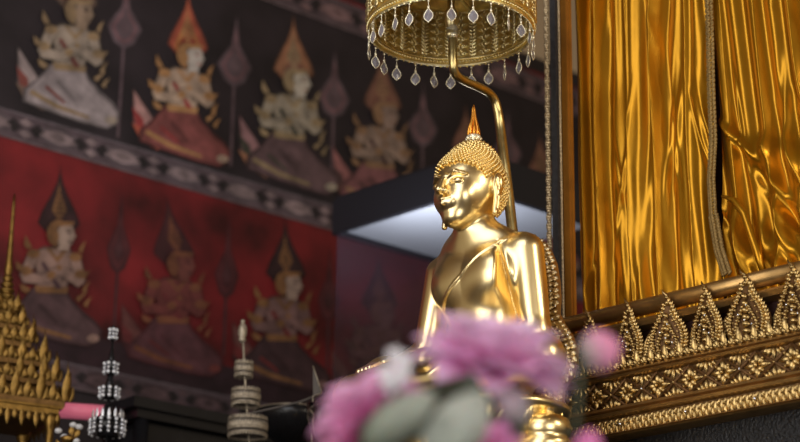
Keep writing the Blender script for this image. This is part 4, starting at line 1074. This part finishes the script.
# jasmine cluster
c = at(394, 370, 3.30 * FK); t = thing('jasmine_cluster', 'cluster of small white jasmine blossoms between the pink flowers', 'flower', tuple(c)); rr = random.Random(4)
for k in range(16):
    p = c + np.array([rr.uniform(-.018, .018), rr.uniform(-.012, .012), rr.uniform(-.026, .024)]); b = MB(); b.ell(p, (.005, 0, 0), (0, .005, 0), (0, 0, .006), 8, 5)
    for j in range(5):
        a = 2 * PI * j / 5 + k; b.drop(p, np.array([math.cos(a), -.5, math.sin(a)]), (0, -1, 0), .015, .011, .003)
    b.build('blossom', WHITEF, t)
stem(t, c, 5)
# vase, below the frame, carrying the bouquet
vz = VT; t = thing('flower_vase', 'white porcelain vase holding the lotus bouquet', 'vase', (vz[0], vz[1], 1.6))
h = vz[2] - 1.6
b = MB(); b.lathe([(.06, -h), (.065, -h + .02), (.05, -h + .04), (.09, -h * .6), (.095, -h * .4), (.06, -.06), (.045, -.03), (.065, 0), (.058, 0), (.040, -.03), (0, -.05)], vz, seg=32, cap=False); b.build('vase_body', VASE, t)

# ------------------------------------------------------------------ platforms and floor
b = MB(); b.box((0, 7.6, 1.05), (4.0, 0, 0), (0, 3.0, 0), (0, 0, 1.05)); tag(b.build('platform_upper', STONE, None, False), kind='structure')
b = MB(); b.box((0, 3.4, .8), (3.0, 0, 0), (0, 1.2, 0), (0, 0, .8)); tag(b.build('platform_lower', STONE, None, False), kind='structure')
b = MB(); b.box((0, 3, -.05), (9, 0, 0), (0, 9, 0), (0, 0, .05)); tag(b.build('floor', FLOORM, None, False), kind='structure')
# legs of the pedestal reach the platform
b = MB(); b.lathe([(.38, 2.1 - SO[2]), (.40, 2.1 - SO[2]), (.40, -.52), (.36, -.5)], cx, RX, RY, Zv, 64, ov); b.build('pedestal_foot', G_MOULD, pd)

# ------------------------------------------------------------------ lights
def area(name, loc, target, size, power, col=(1, 1, 1), sy=None):
    l = bpy.data.lights.new(name, 'AREA'); l.size = size; l.energy = power; l.color = col
    if sy: l.shape = 'RECTANGLE'; l.size_y = sy
    o = bpy.data.objects.new(name, l); COL.objects.link(o); o.location = loc
    o.rotation_euler = (Vector(target) - Vector(loc)).to_track_quat('-Z', 'Y').to_euler(); return o
T = tuple(SW(0, 0, .45))
area('door_daylight', (-3.4, 1.0, 3.0), T, 3.4, 130, (1, .96, .9), 3.6)
area('front_daylight', (2.2, -1.2, 2.4), T, 3.0, 125, (1, .97, .93), 3.6)
area('warm_hall_light', (4.0, 2.5, 4.6), tuple(AP(.4, 0, 3.5)), 1.0, 60, (1, .88, .68), 1.6)
area('mural_fill', (-1.5, 3.0, 5.5), tuple(WP(-1, 3.6)), 2.5, 50, (.95, .95, 1))
_cp = at(430, 228, 7.3); area('underside_fill', tuple(_cp + np.array([0, .15, -.25])), tuple(_cp + np.array([0, .15, 1])), .12, 8, (.90, .94, 1))  # unseen fill light, added to brighten the middle of the white underside
w = bpy.data.worlds.new('hall'); S.world = w; w.use_nodes = True; nt = w.node_tree; bg = nt.nodes['Background']
tc = nd(nt, 'ShaderNodeTexCoord'); sx = nd(nt, 'ShaderNodeSeparateXYZ'); nt.links.new(tc.outputs['Generated'], sx.inputs[0])
cr = nd(nt, 'ShaderNodeValToRGB'); mr = nd(nt, 'ShaderNodeMapRange'); mr.inputs['From Min'].default_value = -1; nt.links.new(sx.outputs['Z'], mr.inputs['Value']); nt.links.new(mr.outputs['Result'], cr.inputs['Fac'])
cr.color_ramp.elements[0].position = .15; cr.color_ramp.elements[0].color = (.10, .05, .02, 1)
cr.color_ramp.elements[1].position = .95; cr.color_ramp.elements[1].color = (.10, .055, .025, 1)
for ps, c_ in ((.40, (.22, .13, .06, 1)), (.52, (.48, .40, .29, 1)), (.68, (.26, .17, .09, 1))):
    e = cr.color_ramp.elements.new(ps); e.color = c_
nt.links.new(cr.outputs['Color'], bg.inputs['Color']); bg.inputs['Strength'].default_value = .68
S.view_settings.view_transform = 'Standard'; S.view_settings.look = 'None'; S.view_settings.exposure = 0
for o in bpy.data.objects:
    if '_o' in o: del o['_o']
